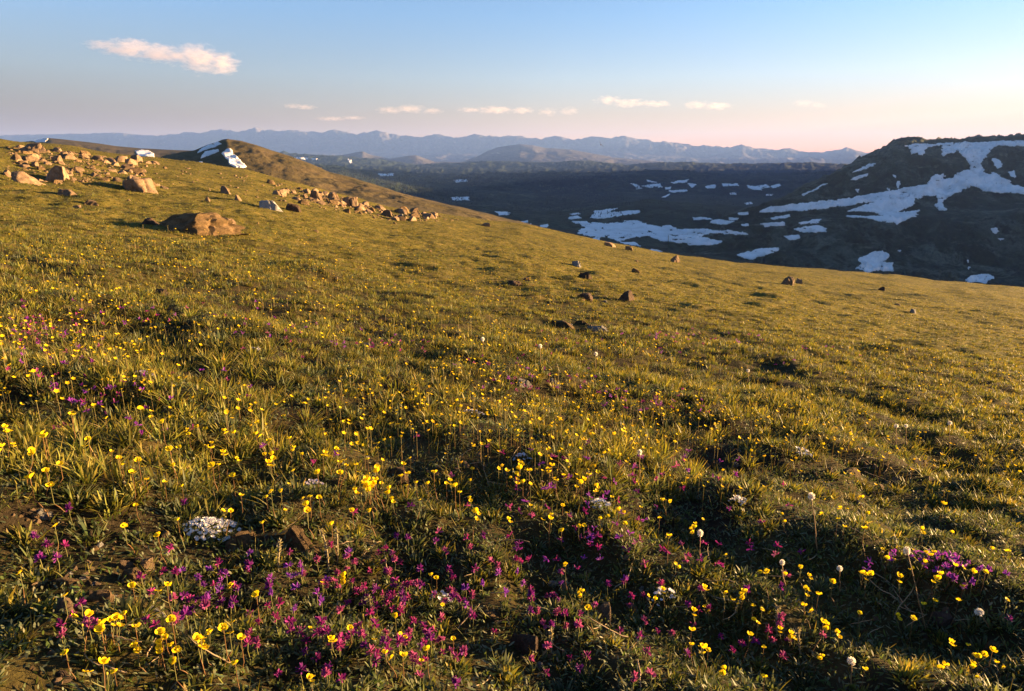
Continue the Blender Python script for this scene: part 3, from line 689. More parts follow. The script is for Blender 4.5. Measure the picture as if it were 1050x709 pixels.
# ------------------------------------------------------------------ conifer woods on the far valley side (too many to count)
def build_forest():
    r = np.random.default_rng(3)
    n = 60000
    x = r.uniform(-20, 900, n); y = 176 + 76 * r.random(n) ** 1.15
    X, Y, Z, ok = valley.hit(x, y)
    gap = fbm(X / 420, Y / 700, 401, 4) + .35 * fbm(X / 90, Y / 130, 407, 3)
    want = np.interp(Y, [1200, 2200, 3200, 5200, 7500, 9000], [.10, .16, .45, .85, .7, .1])
    k = ok & (Y > 1300) & (r.random(n) < want) & (gap > -.05 + .25 * (x > 640))
    X, Y, Z = X[k][:16000], Y[k][:16000], Z[k][:16000]
    m = len(X)
    h = r.uniform(7, 15, m) * np.clip(Y / 4200, .75, 1.35); w = h * r.uniform(.16, .24, m)
    V = []
    for tier, (zb, zt, f) in enumerate(((0.08, .55, 1.0), (.32, .78, .72), (.58, 1.0, .46))):
        for q in range(5):
            a = q * 1.2566 + tier * .6
            V.append(np.stack([X + np.cos(a) * w * f, Y + np.sin(a) * w * f, Z + h * zb], -1))
        V.append(np.stack([X, Y, Z + h * zt], -1))
    V = np.stack(V, 1).reshape(-1, 3); b = np.arange(m) * 18
    T = np.concatenate([np.stack([b + t * 6 + q, b + t * 6 + (q + 1) % 5, b + t * 6 + 5], -1) for t in range(3) for q in range(5)])
    mt, nn, ll, pp = new_mat('conifer_needles')
    geo = nn.new('ShaderNodeNewGeometry')
    _, c = noise_col(nn, ll, geo.outputs['Position'], .02, [(.3, (.005, .011, .009)), (.7, (.015, .024, .017))], 4)
    ll.new(c.outputs[0], pp.inputs['Base Color']); pp.inputs['Roughness'].default_value = 1.0
    obj('forest', np_mesh('forest', V, None, T, smooth=False), mt, label='dark conifer woods covering the far side of the valley', cat='forest', kind='stuff')
build_forest()

# ------------------------------------------------------------------ clouds (soft volumes above the haze)
def cloud(lobes, dist, label, dens, seed, group=None, nsc=4.2):
    """lobes: (px, py, half width px, half height px)"""
    k = dist / FPX
    cx = sum(a[0] for a in lobes) / len(lobes); cy = sum(a[1] for a in lobes) / len(lobes)
    w, s = ray(cx, cy)
    c = Vector((float(w) * dist, dist, CAM_H + float(s) * dist))
    bm = bmesh.new()
    L = []
    for (x, y, a, b) in lobes:
        w1, s1 = ray(x, y)
        p = Vector((float(w1) * dist, dist, CAM_H + float(s1) * dist)) - c
        r = Vector((a * k, max(a * 0.6, b * 1.3) * k, b * k))
        L.append((p, r))
        bmesh.ops.create_icosphere(bm, subdivisions=3, radius=1.0, matrix=Matrix.Translation(p) @ Matrix.Diagonal((r.x * 1.12, r.y * 1.12, r.z * 1.12, 1)))
    me = bpy.data.meshes.new('cloud'); bm.to_mesh(me); bm.free()
    if len(L) > 1:
        t = bpy.data.objects.new('tmp', me); COL.objects.link(t)
        rm = t.modifiers.new('r', 'REMESH'); rm.mode = 'VOXEL'; rm.voxel_size = min(r.z for p, r in L) * 0.35
        dg = bpy.context.evaluated_depsgraph_get()
        me2 = bpy.data.meshes.new_from_object(t.evaluated_get(dg))
        bpy.data.objects.remove(t); bpy.data.meshes.remove(me); me = me2; me.name = 'cloud'
    m = bpy.data.materials.new('cloud_vapour'); m.use_nodes = True
    n, l = m.node_tree.nodes, m.node_tree.links
    n.clear()
    out = n.new('ShaderNodeOutputMaterial'); v = n.new('ShaderNodeVolumePrincipled')
    tc = n.new('ShaderNodeTexCoord')
    acc = None
    for p, r in L:
        sb = n.new('ShaderNodeVectorMath'); sb.operation = 'SUBTRACT'; sb.inputs[1].default_value = p
        l.new(tc.outputs['Object'], sb.inputs[0])
        dv = n.new('ShaderNodeVectorMath'); dv.operation = 'DIVIDE'; dv.inputs[1].default_value = r
        l.new(sb.outputs[0], dv.inputs[0])
        ln = n.new('ShaderNodeVectorMath'); ln.operation = 'LENGTH'; l.new(dv.outputs[0], ln.inputs[0])
        mr = n.new('ShaderNodeMapRange'); mr.inputs[1].default_value = 1.1; mr.inputs[2].default_value = 0.2; mr.inputs[3].default_value = 0; mr.inputs[4].default_value = 1
        l.new(ln.outputs['Value'], mr.inputs[0])
        if acc is None: acc = mr.outputs[0]
        else:
            mx = n.new('ShaderNodeMath'); mx.operation = 'MAXIMUM'; l.new(acc, mx.inputs[0]); l.new(mr.outputs[0], mx.inputs[1]); acc = mx.outputs[0]
    R = max(r.z for p, r in L)
    tx = n.new('ShaderNodeTexNoise'); tx.inputs['Scale'].default_value = nsc / (R * 2); tx.inputs['Detail'].default_value = 7; tx.inputs['Roughness'].default_value = 0.68
    av = n.new('ShaderNodeVectorMath'); av.operation = 'MULTIPLY_ADD'; av.inputs[1].default_value = (0.6, 0.6, 1.5); av.inputs[2].default_value = (seed * R * 3, 0, 0)
    l.new(tc.outputs['Object'], av.inputs[0]); l.new(av.outputs[0], tx.inputs['Vector'])
    ns = n.new('ShaderNodeMapRange'); ns.clamp = False; ns.inputs[1].default_value = 0.3; ns.inputs[2].default_value = 0.7; ns.inputs[3].default_value = -1.0; ns.inputs[4].default_value = 0.45
    l.new(tx.outputs['Fac'], ns.inputs[0])
    ad = n.new('ShaderNodeMath'); ad.operation = 'ADD'; l.new(acc, ad.inputs[0]); l.new(ns.outputs[0], ad.inputs[1])
    gate = n.new('ShaderNodeMath'); gate.operation = 'MULTIPLY'; gate.use_clamp = True; gate.inputs[1].default_value = 6.0
    l.new(acc, gate.inputs[0])
    mul = n.new('ShaderNodeMath'); mul.operation = 'MULTIPLY'; mul.use_clamp = True; l.new(ad.outputs[0], mul.inputs[0]); l.new(gate.outputs[0], mul.inputs[1])
    fin = n.new('ShaderNodeMath'); fin.operation = 'MULTIPLY'; l.new(mul.outputs[0], fin.inputs[0])
    fin.inputs[1].default_value = dens * (0.15 if dist < 30000 else 0.055) / (R * 2)
    l.new(fin.outputs[0], v.inputs['Density'])
    v.inputs['Color'].default_value = (0.86, 0.77, 0.78, 1); v.inputs['Anisotropy'].default_value = 0.25
    l.new(v.outputs[0], out.inputs['Volume'])
    o = obj('cloud', me, m, label=label, cat='cloud', group=group, kind='thing')
    o.location = c
    return o
cloud([(106, 47, 24, 5), (132, 50, 28, 10), (160, 54, 28, 10), (182, 57, 24, 10), (206, 61, 22, 15), (228, 65, 18, 12)], 21000, 'largest cloud, pink-white and tapering to the left, high in the sky', 9, 1)
GC = 'small pink clouds in a row above the far range'
for i, (lob, dens, lab) in enumerate([
    ([(300, 109, 10, 2.6), (313, 110, 12, 3)], 5, 'leftmost small pink cloud of the low row above the range'),
    ([(340, 122, 18, 2.4), (362, 121, 14, 2.2)], 3, 'faint grey cloud streak lowest over the range peak'),
    ([(400, 113, 16, 4), (420, 112, 18, 4.6), (443, 114, 12, 3.6)], 6, 'grey-pink cloud left of the middle of the low cloud row'),
    ([(482, 113, 16, 3), (508, 113, 22, 4.4), (535, 113.5, 14, 4)], 6, 'long flat grey-pink cloud in the middle of the low cloud row'),
    ([(562, 115, 11, 4.4), (584, 114, 11, 4.6)], 5, 'pair-humped small pink cloud under the topmost low cloud'),
    ([(624, 103, 16, 5.5), (645, 106, 22, 5), (672, 107, 18, 3.6)], 6, 'topmost cloud of the low row, wide with a raised left end'),
    ([(715, 108, 14, 4.8), (735, 109, 18, 4)], 6, 'rightmost clear cloud of the low row'),
    ([(824, 106, 12, 4), (838, 108, 10, 3.6)], 2.5, 'very faint pink wisp of cloud in the bright sky on the right')]):
    cloud(lob, 40000, lab, dens, 3 + i * 2, GC, 2.6)

# ------------------------------------------------------------------ plants: density maps
BROAD = [(170, 385, 150, 42, 1.0), (60, 470, 60, 40, 1.0), (150, 470, 120, 50, 1.0), (250, 440, 80, 35, 0.9), (110, 540, 40, 22, 0.8), (420, 420, 70, 35, 0.5), (650, 470, 90, 45, 0.8), (210, 520, 50, 20, 0.6), (130, 640, 60, 30, 0.2), (800, 430, 60, 25, 0.6), (560, 350, 200, 20, 0.3), (40, 560, 40, 20, 0.7)]
BARE = [(430, 470, 90, 24, 1.0), (300, 430, 30, 18, .9), (745, 475, 70, 20, 0.8), (880, 500, 110, 40, 0.7), (300, 555, 45, 22, 0.8), (95, 590, 60, 42, 1.0), (540, 662, 45, 25, 0.4), (620, 590, 60, 30, 0.3), (900, 640, 70, 30, 0.35), (595, 335, 46, 7, 1.0), (40, 690, 60, 30, 0.5), (40, 530, 40, 16, 0.7), (40, 420, 50, 14, 0.6), (500, 610, 60, 20, 0.25), (1000, 600, 60, 30, 0.4), (340, 630, 40, 16, .3), (775, 380, 40, 7, .7), (690, 345, 60, 6, .6), (560, 395, 50, 9, .6), (380, 350, 60, 8, .6)]
def blob(x, y, lst):
    r = np.zeros(np.shape(x))
    for cx, cy, a, b, s in lst:
        d = ((x - cx) / a) ** 2 + ((y - cy) / b) ** 2
        r = np.maximum(r, s * (1 - sstep(0.45, 1.15, d)))
    return r

def scatter(y0, y1, dens, margin=0.8):
    margin = 1.7 if y0 < 8 else 1.0
    """jittered points over the meadow between distances y0 and y1"""
    cell = 1 / math.sqrt(dens)
    xm = 0.86 * y1 + margin
    gx = np.arange(-xm, xm, cell); gy = np.arange(y0, y1, cell)
    X, Y = np.meshgrid(gx, gy)
    X = (X + rng.uniform(-.5, .5, X.shape) * cell * 1.1).ravel(); Y = (Y + rng.uniform(-.5, .5, Y.shape) * cell * 1.1).ravel()
    k = (np.abs(X) < 0.86 * Y + margin) & (Y > 0.3)
    X, Y = X[k], Y[k]
    Z = ground(X, Y)
    px, py = to_px(X, Y, Z)
    return X, Y, Z, px, py

class Blades:
    def __init__(s): s.V, s.Q, s.C, s.n = [], [], [], 0
    def add(s, X, Y, Z, h, w, az, lean, curve, prof, cb, ct, twist=None):
        N, K = len(X), len(prof)
        if N == 0: return
        t = np.linspace(0, 1, K)[None, :]
        h = np.broadcast_to(h, (N,))[:, None]; w = np.broadcast_to(w, (N,))[:, None]
        lean = np.broadcast_to(lean, (N,))[:, None]; curve = np.broadcast_to(curve, (N,))[:, None]
        off = h * (lean * t + curve * t * t)
        up = h * (t - 0.35 * np.abs(curve) * t * t) / np.sqrt(1 + lean * lean)
        dx, dy = np.sin(az)[:, None], np.cos(az)[:, None]
        cxp = X[:, None] + dx * off; cyp = Y[:, None] + dy * off; czp = Z[:, None] + up
        tw = az + math.pi / 2 + (rng.normal(0, 0.6, N) if twist is None else twist)
        sx, sy = np.sin(tw)[:, None], np.cos(tw)[:, None]
        hw = 0.5 * w * np.asarray(prof)[None, :]
        A = np.stack([cxp - sx * hw, cyp - sy * hw, czp], -1); B = np.stack([cxp + sx * hw, cyp + sy * hw, czp], -1)
        V = np.stack([A, B], 2).reshape(N, K * 2, 3)
        c = cb[:, None, :] + (ct - cb)[:, None, :] * t[..., None]
        c = np.repeat(c, 2, axis=1)
        base = s.n + np.arange(N)[:, None] * (2 * K)
        for j in range(K - 1):
            s.Q.append(np.stack([base[:, 0] + 2 * j, base[:, 0] + 2 * j + 1, base[:, 0] + 2 * j + 3, base[:, 0] + 2 * j + 2], -1))
        s.V.append(V.reshape(-1, 3)); s.C.append(c.reshape(-1, 3)); s.n += N * 2 * K
    def mesh(s, name): return np_mesh(name, np.concatenate(s.V), np.concatenate(s.Q), cols=np.concatenate(s.C))

def rep(a, n): return np.repeat(a, n)
def colmix(n, *cols):
    c = np.array(cols); i = rng.integers(0, len(c), n)
    return c[i] * rng.uniform(0.75, 1.25, (n, 1)) * rng.uniform(0.93, 1.07, (n, 3))

GREEN = ((0.072, 0.098, 0.018), (0.095, 0.115, 0.022), (0.052, 0.085, 0.020))
TIP = ((0.210, 0.188, 0.030), (0.160, 0.170, 0.030), (0.250, 0.198, 0.042))
STRAW = ((0.27, 0.195, 0.08), (0.21, 0.16, 0.055), (0.16, 0.14, 0.04))
GREY = ((0.105, 0.125, 0.072), (0.08, 0.105, 0.058), (0.145, 0.16, 0.10))

grass, leafy, mat_ = Blades(), Blades(), Blades()
#        near  far  clumps leaves rows width tufts mats
ZONES = [(0.55, 1.6, 175, 46, 5, 1.0, 150, 560), (1.6, 2.6, 170, 38, 4, 1.05, 140, 520), (2.6, 4.5, 145, 28, 4, 1.2, 95, 260), (4.5, 8.0, 100, 19, 3, 1.55, 45, 80),
         (8.0, 14, 75, 16, 3, 1.9, 24, 20), (14, 26, 42, 12, 3, 2.9, 12, 0), (26, 50, 17.0, 10, 2, 4.6, 5, 0), (50, 95, 5, 8, 2, 8, 1.2, 0)]
PROF_LEAF = {5: (0.30, 0.75, 1.0, 0.75, 0.08), 4: (0.4, 1, 0.85, 0.08), 3: (0.55, 1, 0.12), 2: (1, 0.35)}
PROF_THIN = {5: (0.7, 1, 0.9, 0.6, 0.08), 4: (0.8, 1, 0.7, 0.08), 3: (0.9, 0.9, 0.1), 2: (1, 0.3)}
PROF_OVAL = {5: (0.2, 0.8, 1, 0.8, 0.15), 4: (0.3, 1, 0.9, 0.15), 3: (0.4, 1, 0.2), 2: (1, 0.4)}
def clump_maps(X, Y, px, py):
    br = np.clip(blob(px, py, BROAD) + 0.8 * np.clip(fbm(X / 0.9, Y / 0.9, 51, 3) - 0.1, 0, 1), 0, 1)
    ba = np.clip(blob(px, py, BARE) + 1.1 * np.clip(fbm(X / 0.7, Y / 0.7, 61, 3) - 0.20, 0, 1), 0, 1)
    return br, ba, sstep(490, 560, py)
for (y0, y1, dc, nl, K, ws, dt, dm) in ZONES:
    # leafy clumps: rosettes of narrow leaves, splayed at the rim
    X, Y, Z, px, py = scatter(y0, y1, dc)
    br, ba, low = clump_maps(X, Y, px, py)
    k = rng.random(len(X)) > np.clip(ba * 0.8 * (1 - .4 * (Y > 4)) + 0.05 * low * (1 - br) + 0.08, 0, 0.95)
    X, Y, br, ba, low = X[k], Y[k], br[k], ba[k], low[k]
    m = len(X)
    Rc = rng.uniform(0.022, 0.046, m) * (1 + 0.22 * (ws - 1)) * (0.85 + 0.3 * br)
    hc = rng.uniform(0.028, 0.055, m) * (1 + 0.62 * br) * (1 - 0.25 * low * (1 - br)) * (1 - 0.35 * sstep(5, 12, Y)) * (1 + 0.10 * (ws - 1))
    n = m * nl
    u = np.sqrt(rng.random(n)); a = rng.uniform(0, 6.2832, n)
    r = rep(Rc, nl) * u * 0.75
    bx, by = rep(X, nl) + r * np.cos(a), rep(Y, nl) + r * np.sin(a)
    h = rep(hc, nl) * (1.1 - 0.4 * u * u) * rng.uniform(0.7, 1.15, n)
    kind = rep((rng.random(m) < 0.15 + 0.5 * low), nl)[:, None]
    old = (rng.random(n) < rep(0.12 + 0.25 * sstep(5, 14, Y), nl))[:, None]
    sh = rep(rng.uniform(0.55, 1.35, m), nl)[:, None]
    cb = colmix(n, *GREEN) * sh * np.where(kind, .75, 1.0)
    ct = np.where(kind, colmix(n, *GREY) * 0.9, np.where(old, colmix(n, *STRAW), colmix(n, *TIP))) * sh
    leafy.add(bx, by, ground(bx, by) - 0.004, h, rng.uniform(0.0034, 0.0066, n) * (0.55 + 0.45 * ws), np.pi / 2 - a + rng.normal(0, .45, n), 0.08 + 0.8 * u * rng.uniform(.4, 1.4, n), rng.uniform(-0.35, 0.6, n), PROF_LEAF[K], cb, ct)
    # thin grass and dry stalks
    X, Y, Z, px, py = scatter(y0, y1, dt)
    br, ba, low = clump_maps(X, Y, px, py)
    k = rng.random(len(X)) > np.clip(ba * 0.7, 0, 0.95); X, Y, low = X[k], Y[k], low[k]
    nb = 9; n = len(X) * nb
    r = 0.03 * np.sqrt(rng.random(n)) * (1 + .2 * (ws - 1)); a = rng.uniform(0, 6.2832, n)
    bx, by = rep(X, nb) + r * np.cos(a), rep(Y, nb) + r * np.sin(a)
    dry = np.clip(0.6 + 0.9 * fbm(bx / 2.2, by / 1.6, 81, 2), 0.1, 0.95)
    ct = np.where((rng.random(n) < dry)[:, None], colmix(n, *STRAW), colmix(n, *TIP)); cb = colmix(n, *GREEN)
    grass.add(bx, by, ground(bx, by) - 0.004, rng.uniform(0.03, 0.085, n) * rep(1 - 0.4 * low, nb) * rep(1 - 0.4 * sstep(5, 12, Y), nb), rng.uniform(0.0011, 0.0022, n) * ws, a + rng.normal(0, .8, n), rng.uniform(0.05, 0.8, n), rng.uniform(-0.1, 0.6, n), PROF_THIN[K], cb, ct)
    # low leaflet mats
    if dm:
        X, Y, Z, px, py = scatter(y0, y1, dm)
        br, ba, low = clump_maps(X, Y, px, py)
        k = rng.random(len(X)) > np.clip(ba * 0.40, 0, .9); X, Y = X[k], Y[k]
        nm = 20; n = len(X) * nm
        q = np.sqrt(rng.random(n)); a = rng.uniform(0, 6.2832, n); r = 0.05 * q
        bx, by = rep(X, nm) + r * np.cos(a), rep(Y, nm) + r * np.sin(a)
        z = ground(bx, by) + rng.uniform(0.0, 0.026, n) * np.clip(1.15 - q, 0.2, 1)
        cc = colmix(n, *GREY, GREEN[0], GREEN[2]) * rep(rng.uniform(.75, 1.2, len(X)), nm)[:, None]
        mat_.add(bx, by, z, rng.uniform(0.006, 0.014, n) * (0.7 + 0.3 * ws), rng.uniform(0.003, 0.0058, n) * (0.6 + 0.4 * ws), np.pi / 2 - a + rng.normal(0, .9, n), rng.uniform(0.2, 1.6, n), rng.uniform(-0.2, 0.5, n), PROF_OVAL[K], cc, cc * 1.1)
obj('grass', grass.mesh('grass'), M_GRASS, label='thin green and straw-coloured grass covering the whole meadow', cat='grass', kind='stuff')
obj('leafy_ground_cover', leafy.mesh('leafy_ground_cover'), M_LEAF, label='dense clumps of upright narrow olive leaves in the near meadow', cat='ground cover', kind='stuff')
obj('leaflet_ground_cover', mat_.mesh('leaflet_ground_cover'), M_LEAF, label='low mats of tiny grey-green leaflets between the flowers', cat='ground cover', kind='stuff')

# ------------------------------------------------------------------ flowers
YEL, YEL2, ORG = (0.90, 0.70, 0.012), (0.86, 0.64, 0.01), (0.66, 0.42, 0.01)
RED_STEM, OLV = (0.16, 0.085, 0.035), (0.13, 0.13, 0.045)

def add_yellow_head(mb, c, nrm, r, seed, col=YEL, cup=0.45):
    rs = random.Random(seed)
    nrm = Vector(nrm).normalized(); a = nrm.orthogonal().normalized(); b = nrm.cross(a); c = Vector(c)
    ph = rs.uniform(0, 6)
    for k in range(5):
        th = ph + k * 1.2566 + rs.uniform(-.12, .12)
        d = a * math.cos(th) + b * math.sin(th); sd = a * -math.sin(th) + b * math.cos(th)
        cu = cup + rs.uniform(-.25, .25); rr = r * rs.uniform(.85, 1.1)
        f = rs.uniform(.85, 1.1); cc = tuple(x * f for x in col)
        rows = []
        for t, wd in ((0.08, .12), (0.4, .42), (0.75, .60), (0.95, .42), (1.02, .12)):
            p = c + d * rr * t + nrm * rr * cu * t * t
            rows.append((mb.vert(p - sd * rr * wd + nrm * rr * .07, cc), mb.vert(p, cc), mb.vert(p + sd * rr * wd + nrm * rr * .07, cc)))
        for p, q in zip(rows, rows[1:]):
            mb.q.append((p[0], p[1], q[1], q[0])); mb.q.append((p[1], p[2], q[2], q[1]))

def head_mesh(seed, cup):
    mb = MB(); add_yellow_head(mb, (0, 0, 0), (0, 0, 1), 1.0, seed, YEL if seed % 2 else YEL2, cup)
    return mb.mesh('flower_head')
HEADS = [head_mesh(k, cup) for k, cup in enumerate((0.35, 0.7, 0.5, 0.95, 0.2, 0.6))]
mb = MB(); mb.ball((0, 0, 0.16), 0.30, ORG, 7, 5, (1, 1, .7)); CENTRE = mb.mesh('flower_centre')
mb = MB(); mb.ball((0, 0, 0), 0.5, (0.42, 0.36, 0.05), 6, 5, (.8, .8, 1.1)); BUD = mb.mesh('bud')

def link_leaf_cluster(rs, n, L, col, name='leaf'):
    mb = MB()
    for k in range(n):
        a = rs.uniform(0, 6.28); ln = L * rs.uniform(.6, 1.2); el = rs.uniform(.5, 1.3)
        d = Vector((math.cos(a), math.sin(a), 0)); up = Vector((0, 0, 1))
        f = rs.uniform(.75, 1.25)
        pts = [d * ln * t * math.cos(el) + up * ln * (t * math.sin(el) - .25 * t * t) for t in (0, .35, .7, 1)]
        mb.strip(pts, [ln * .05, ln * .12, ln * .10, ln * .01], (-math.sin(a), math.cos(a), 0), tuple(x * f for x in col), .35)
    return mb.mesh(name)

YPROTO = []
def make_yellow(seed, nheads):
    rs = random.Random(seed)
    root = bpy.data.objects.new('yellow_flower', None)
    H = 0.10
    mb = MB(); heads = []
    fork = H * rs.uniform(.35, .6)
    bend = Vector((rs.uniform(-.02, .02), rs.uniform(-.02, .02), 0))
    base = [bend * (t * t) + Vector((0, 0, fork * t)) for t in (0, .4, .75, 1)]
    mb.tube(base, [.0013, .0012, .0011, .001], RED_STEM, 5)
    for k in range(nheads + (1 if rs.random() < .6 else 0)):
        a = rs.uniform(0, 6.28); sp = 0 if nheads == 1 and k == 0 else rs.uniform(.008, .026)
        hh = H if k == 0 else H * rs.uniform(.72, 1.0)
        st = base[-1] if k < 2 else base[-2]
        e = bend + Vector((math.cos(a) * sp, math.sin(a) * sp, hh))
        mid_ = (st + e) / 2 + Vector((math.cos(a), math.sin(a), 0)) * sp * .3
        pts = [st, (st + mid_) / 2 + Vector((0, 0, -.001)), mid_, (mid_ + e) / 2, e]
        mb.tube(pts, [.001, .0009, .0008, .0008, .0008], RED_STEM if rs.random() < .6 else OLV, 5)
        heads.append((e, k >= nheads, (pts[-1] - pts[-2]).normalized()))
        mb.ball(e, .0022, OLV, 6, 4)
        # a small stem leaf
        sd = Vector((-math.sin(a), math.cos(a), 0))
        mb.strip([mid_, mid_ + Vector((math.cos(a) * .005, math.sin(a) * .005, .006)), mid_ + Vector((math.cos(a) * .011, math.sin(a) * .011, .008))], [.0008, .0018, .0003], sd, OLV, .3)
    stem = bpy.data.objects.new('stem', mb.mesh('stem')); stem.data.materials.append(M_STEM)
    leaf = bpy.data.objects.new('leaf', link_leaf_cluster(rs, 7, .035, (0.10, 0.12, 0.04))); leaf.data.materials.append(M_LEAF)
    kids = [(stem, []), (leaf, [])]
    for j, (e, isbud, d) in enumerate(heads):
        tilt = Vector((rs.uniform(-.5, .9), rs.uniform(-.45, .4), 1)).normalized()
        if isbud:
            o = bpy.data.objects.new('bud', BUD); o.scale = (.006,) * 3; o.location = e + Vector((0, 0, .002))
            kids.append((o, []))
        else:
            o = bpy.data.objects.new('flower_head', rs.choice(HEADS)); o.scale = (rs.uniform(.0082, .0110),) * 3; o.location = e + Vector((0, 0, .0012))
            o.rotation_mode = 'QUATERNION'; o.rotation_quaternion = tilt.to_track_quat('Z', 'Y')
            c = bpy.data.objects.new('flower_centre', CENTRE)
            kids.append((o, [c]))
    return root, kids, heads[0][0], nheads
for me, m in ((CENTRE, M_PETAL), (BUD, M_PETAL)): me.materials.append(m)
for me in HEADS: me.materials.append(M_PETAL)
for i, nh in enumerate((1, 1, 2, 3, 2, 4, 1, 3)): YPROTO.append(make_yellow(100 + i, nh))

def plant_copy(proto, loc, rz, sc, label, cat, group, tilt=(0, 0), sub=True):
    root, kids = proto[0], proto[1]
    r = root.copy(); COL.objects.link(r)
    r.location = loc; r.rotation_euler = (tilt[0], tilt[1], rz); r.scale = sc if hasattr(sc, '__len__') else (sc, sc, sc)
    tag(r, label, cat, group)
    for k, subs in kids:
        c = k.copy(); COL.objects.link(c); c.parent = r
        if sub:
            for s in subs:
                d = s.copy(); COL.objects.link(d); d.parent = c
    return r

YHERO = [(136, 601), (162, 606), (127, 629), (113, 635), (76, 632), (263, 610), (236, 649), (247, 654), (239, 637), (229, 644), (216, 648), (90, 689), (164, 658), (181, 666), (162, 549), (182, 533), (56, 539), (238, 600), (247, 508), (127, 539), (139, 518), (20, 587), (241, 680),
         (379, 523), (353, 590), (331, 597), (442, 589), (448, 593), (339, 656), (359, 644), (413, 672), (438, 666), (316, 694), (269, 536), (278, 504), (297, 496), (399, 501), (417, 498), (427, 495), (471, 505), (481, 510), (340, 538),
         (623, 529), (641, 537), (576, 545), (581, 498), (596, 496), (610, 504), (544, 496), (580, 579), (597, 607), (603, 623), (665, 610), (679, 604), (722, 602), (711, 626), (744, 569), (779, 586), (787, 586), (773, 635), (743, 685), (727, 667), (783, 499), (784, 694), (722, 499),
         (905, 563), (910, 572), (916, 573), (938, 564), (939, 573), (936, 583), (950, 566), (958, 567), (979, 580), (988, 582), (965, 589), (957, 597), (1018, 563), (1033, 566), (845, 513), (862, 521), (887, 543), (887, 589), (786, 587), (829, 590), (839, 610), (826, 604), (832, 627), (849, 640), (845, 673), (887, 686), (993, 661), (998, 680), (1029, 685), (1001, 673), (1002, 694), (975, 658), (1033, 615),
         (367, 455), (375, 450), (388, 455), (503, 452), (573, 464), (576, 461), (515, 478), (540, 482), (580, 490), (550, 481), (653, 455), (668, 460), (624, 462), (620, 465), (574, 430), (572, 428), (656, 430), (673, 430), (365, 446), (368, 484), (380, 440), (445, 485)]
YREG = [(150, 650, 100, 45, 16), (430, 650, 110, 40, 8), (760, 640, 70, 50, 18), (930, 600, 110, 60, 16), (600, 520, 200, 40, 26), (300, 500, 160, 30, 22), (860, 520, 150, 30, 14), (420, 450, 200, 50, 30), (700, 440, 250, 50, 34), (240, 440, 150, 50, 8), (950, 450, 100, 60, 14), (980, 670, 60, 30, 6)]
yp = [(x, y, 1) for x, y in YHERO]
for cx, cy, a, b, n in YREG:
    for _ in range(n): yp.append((cx + a * random.gauss(0, .5), cy + b * random.gauss(0, .5), 0))
def density_pts(n, y0, y1, fn, seed):
    r = np.random.default_rng(seed)
    x = r.uniform(-220, 1290, n); y = y0 + (y1 - y0) * r.random(n)
    X, Y, Z, ok = at(x, y)
    w = fn(x, y, X, Y)
    k = ok & (r.random(n) < w) & (Y < 60)
    return x[k], y[k]
def yel_w(x, y, X, Y):
    band = np.interp(y, [225, 250, 270, 300, 330, 430, 480, 520], [0.15, 0.55, 0.75, 0.85, 0.70, 0.40, 0.2, 0.08])
    left = np.where(x < 330, np.interp(y, [300, 380, 430], [1.2, .7, .2]), 1.0)
    far_r = 1 - 0.6 * sstep(400, 900, x) * (1 - sstep(290, 360, y))
    cl = np.clip(0.5 + 1.8 * fbm(X / 1.1, Y / 1.1, 33, 3), 0.02, 1.4)
    ba = 1 - 0.8 * blob(x, y, BARE)
    return band * left * far_r * cl * ba * 0.8
dx, dy = density_pts(18500, 228, 500, yel_w, 5)
yp += [(a, b, 0) for a, b in zip(dx, dy)]
yp = np.array([p for p in yp if 222 < p[1] < 705])
hh = rng.uniform(0.055, 0.11, len(yp)); hh = np.where(yp[:, 1] < 330, hh * 0.8, hh)
hh = hh * np.where((yp[:, 1] > 500), 0.85, 1.0)
YX, YY, YZ, ok = at(yp[:, 0], yp[:, 1], hh)
order = np.argsort(YY)
yfar = []
def where_word(x, y):
    col_ = 'left' if x < 350 else ('middle' if x < 700 else 'right')
    row_ = 'along the bottom' if y > 600 else ('in the near meadow' if y > 500 else 'farther up the meadow')
    return f'{row_}, {col_}'
NUM = {1: 'single', 2: 'two', 3: 'three', 4: 'four'}
cnt = 0
for i in order:
    if not ok[i]: continue
    if cnt < 300 and YY[i] > 0.6 and -10 < yp[i, 0] < 1060:
        pi = random.choice((0, 1, 6, 0, 1, 6, 2, 4, 3)); pr = YPROTO[pi]
        if yp[i, 2] and pr[3] > 2 and random.random() < .5: pr = YPROTO[random.choice((0, 1, 6, 2))]
        e, rz = pr[2], random.uniform(0, 6.28)
        sz = hh[i] / e.z
        sxy = min(max(sz, .75), 1.25)
        ex, ey = (e.x * math.cos(rz) - e.y * math.sin(rz)) * sxy, (e.x * math.sin(rz) + e.y * math.cos(rz)) * sxy
        x0, y0 = YX[i] - ex, YY[i] - ey
        z0 = float(ground(x0, y0))
        head_z = YZ[i] + hh[i]
        sz = max(0.35, (head_z - z0) / e.z)
        nm = pr[3]
        lab = ('yellow flower with a single head on a thin reddish stem' if nm == 1 else f'yellow flower with {NUM[nm]} heads on one branching reddish stem') + ' ' + where_word(yp[i, 0], yp[i, 1])
        sxy = (sxy + sz) / 2
        plant_copy(pr, (x0, y0, z0 - .002), rz, (sxy, sxy, sz), lab, 'flower', 'yellow flowers of the near meadow', sub=cnt < 140)
        cnt += 1
    else:
        yfar.append(i)
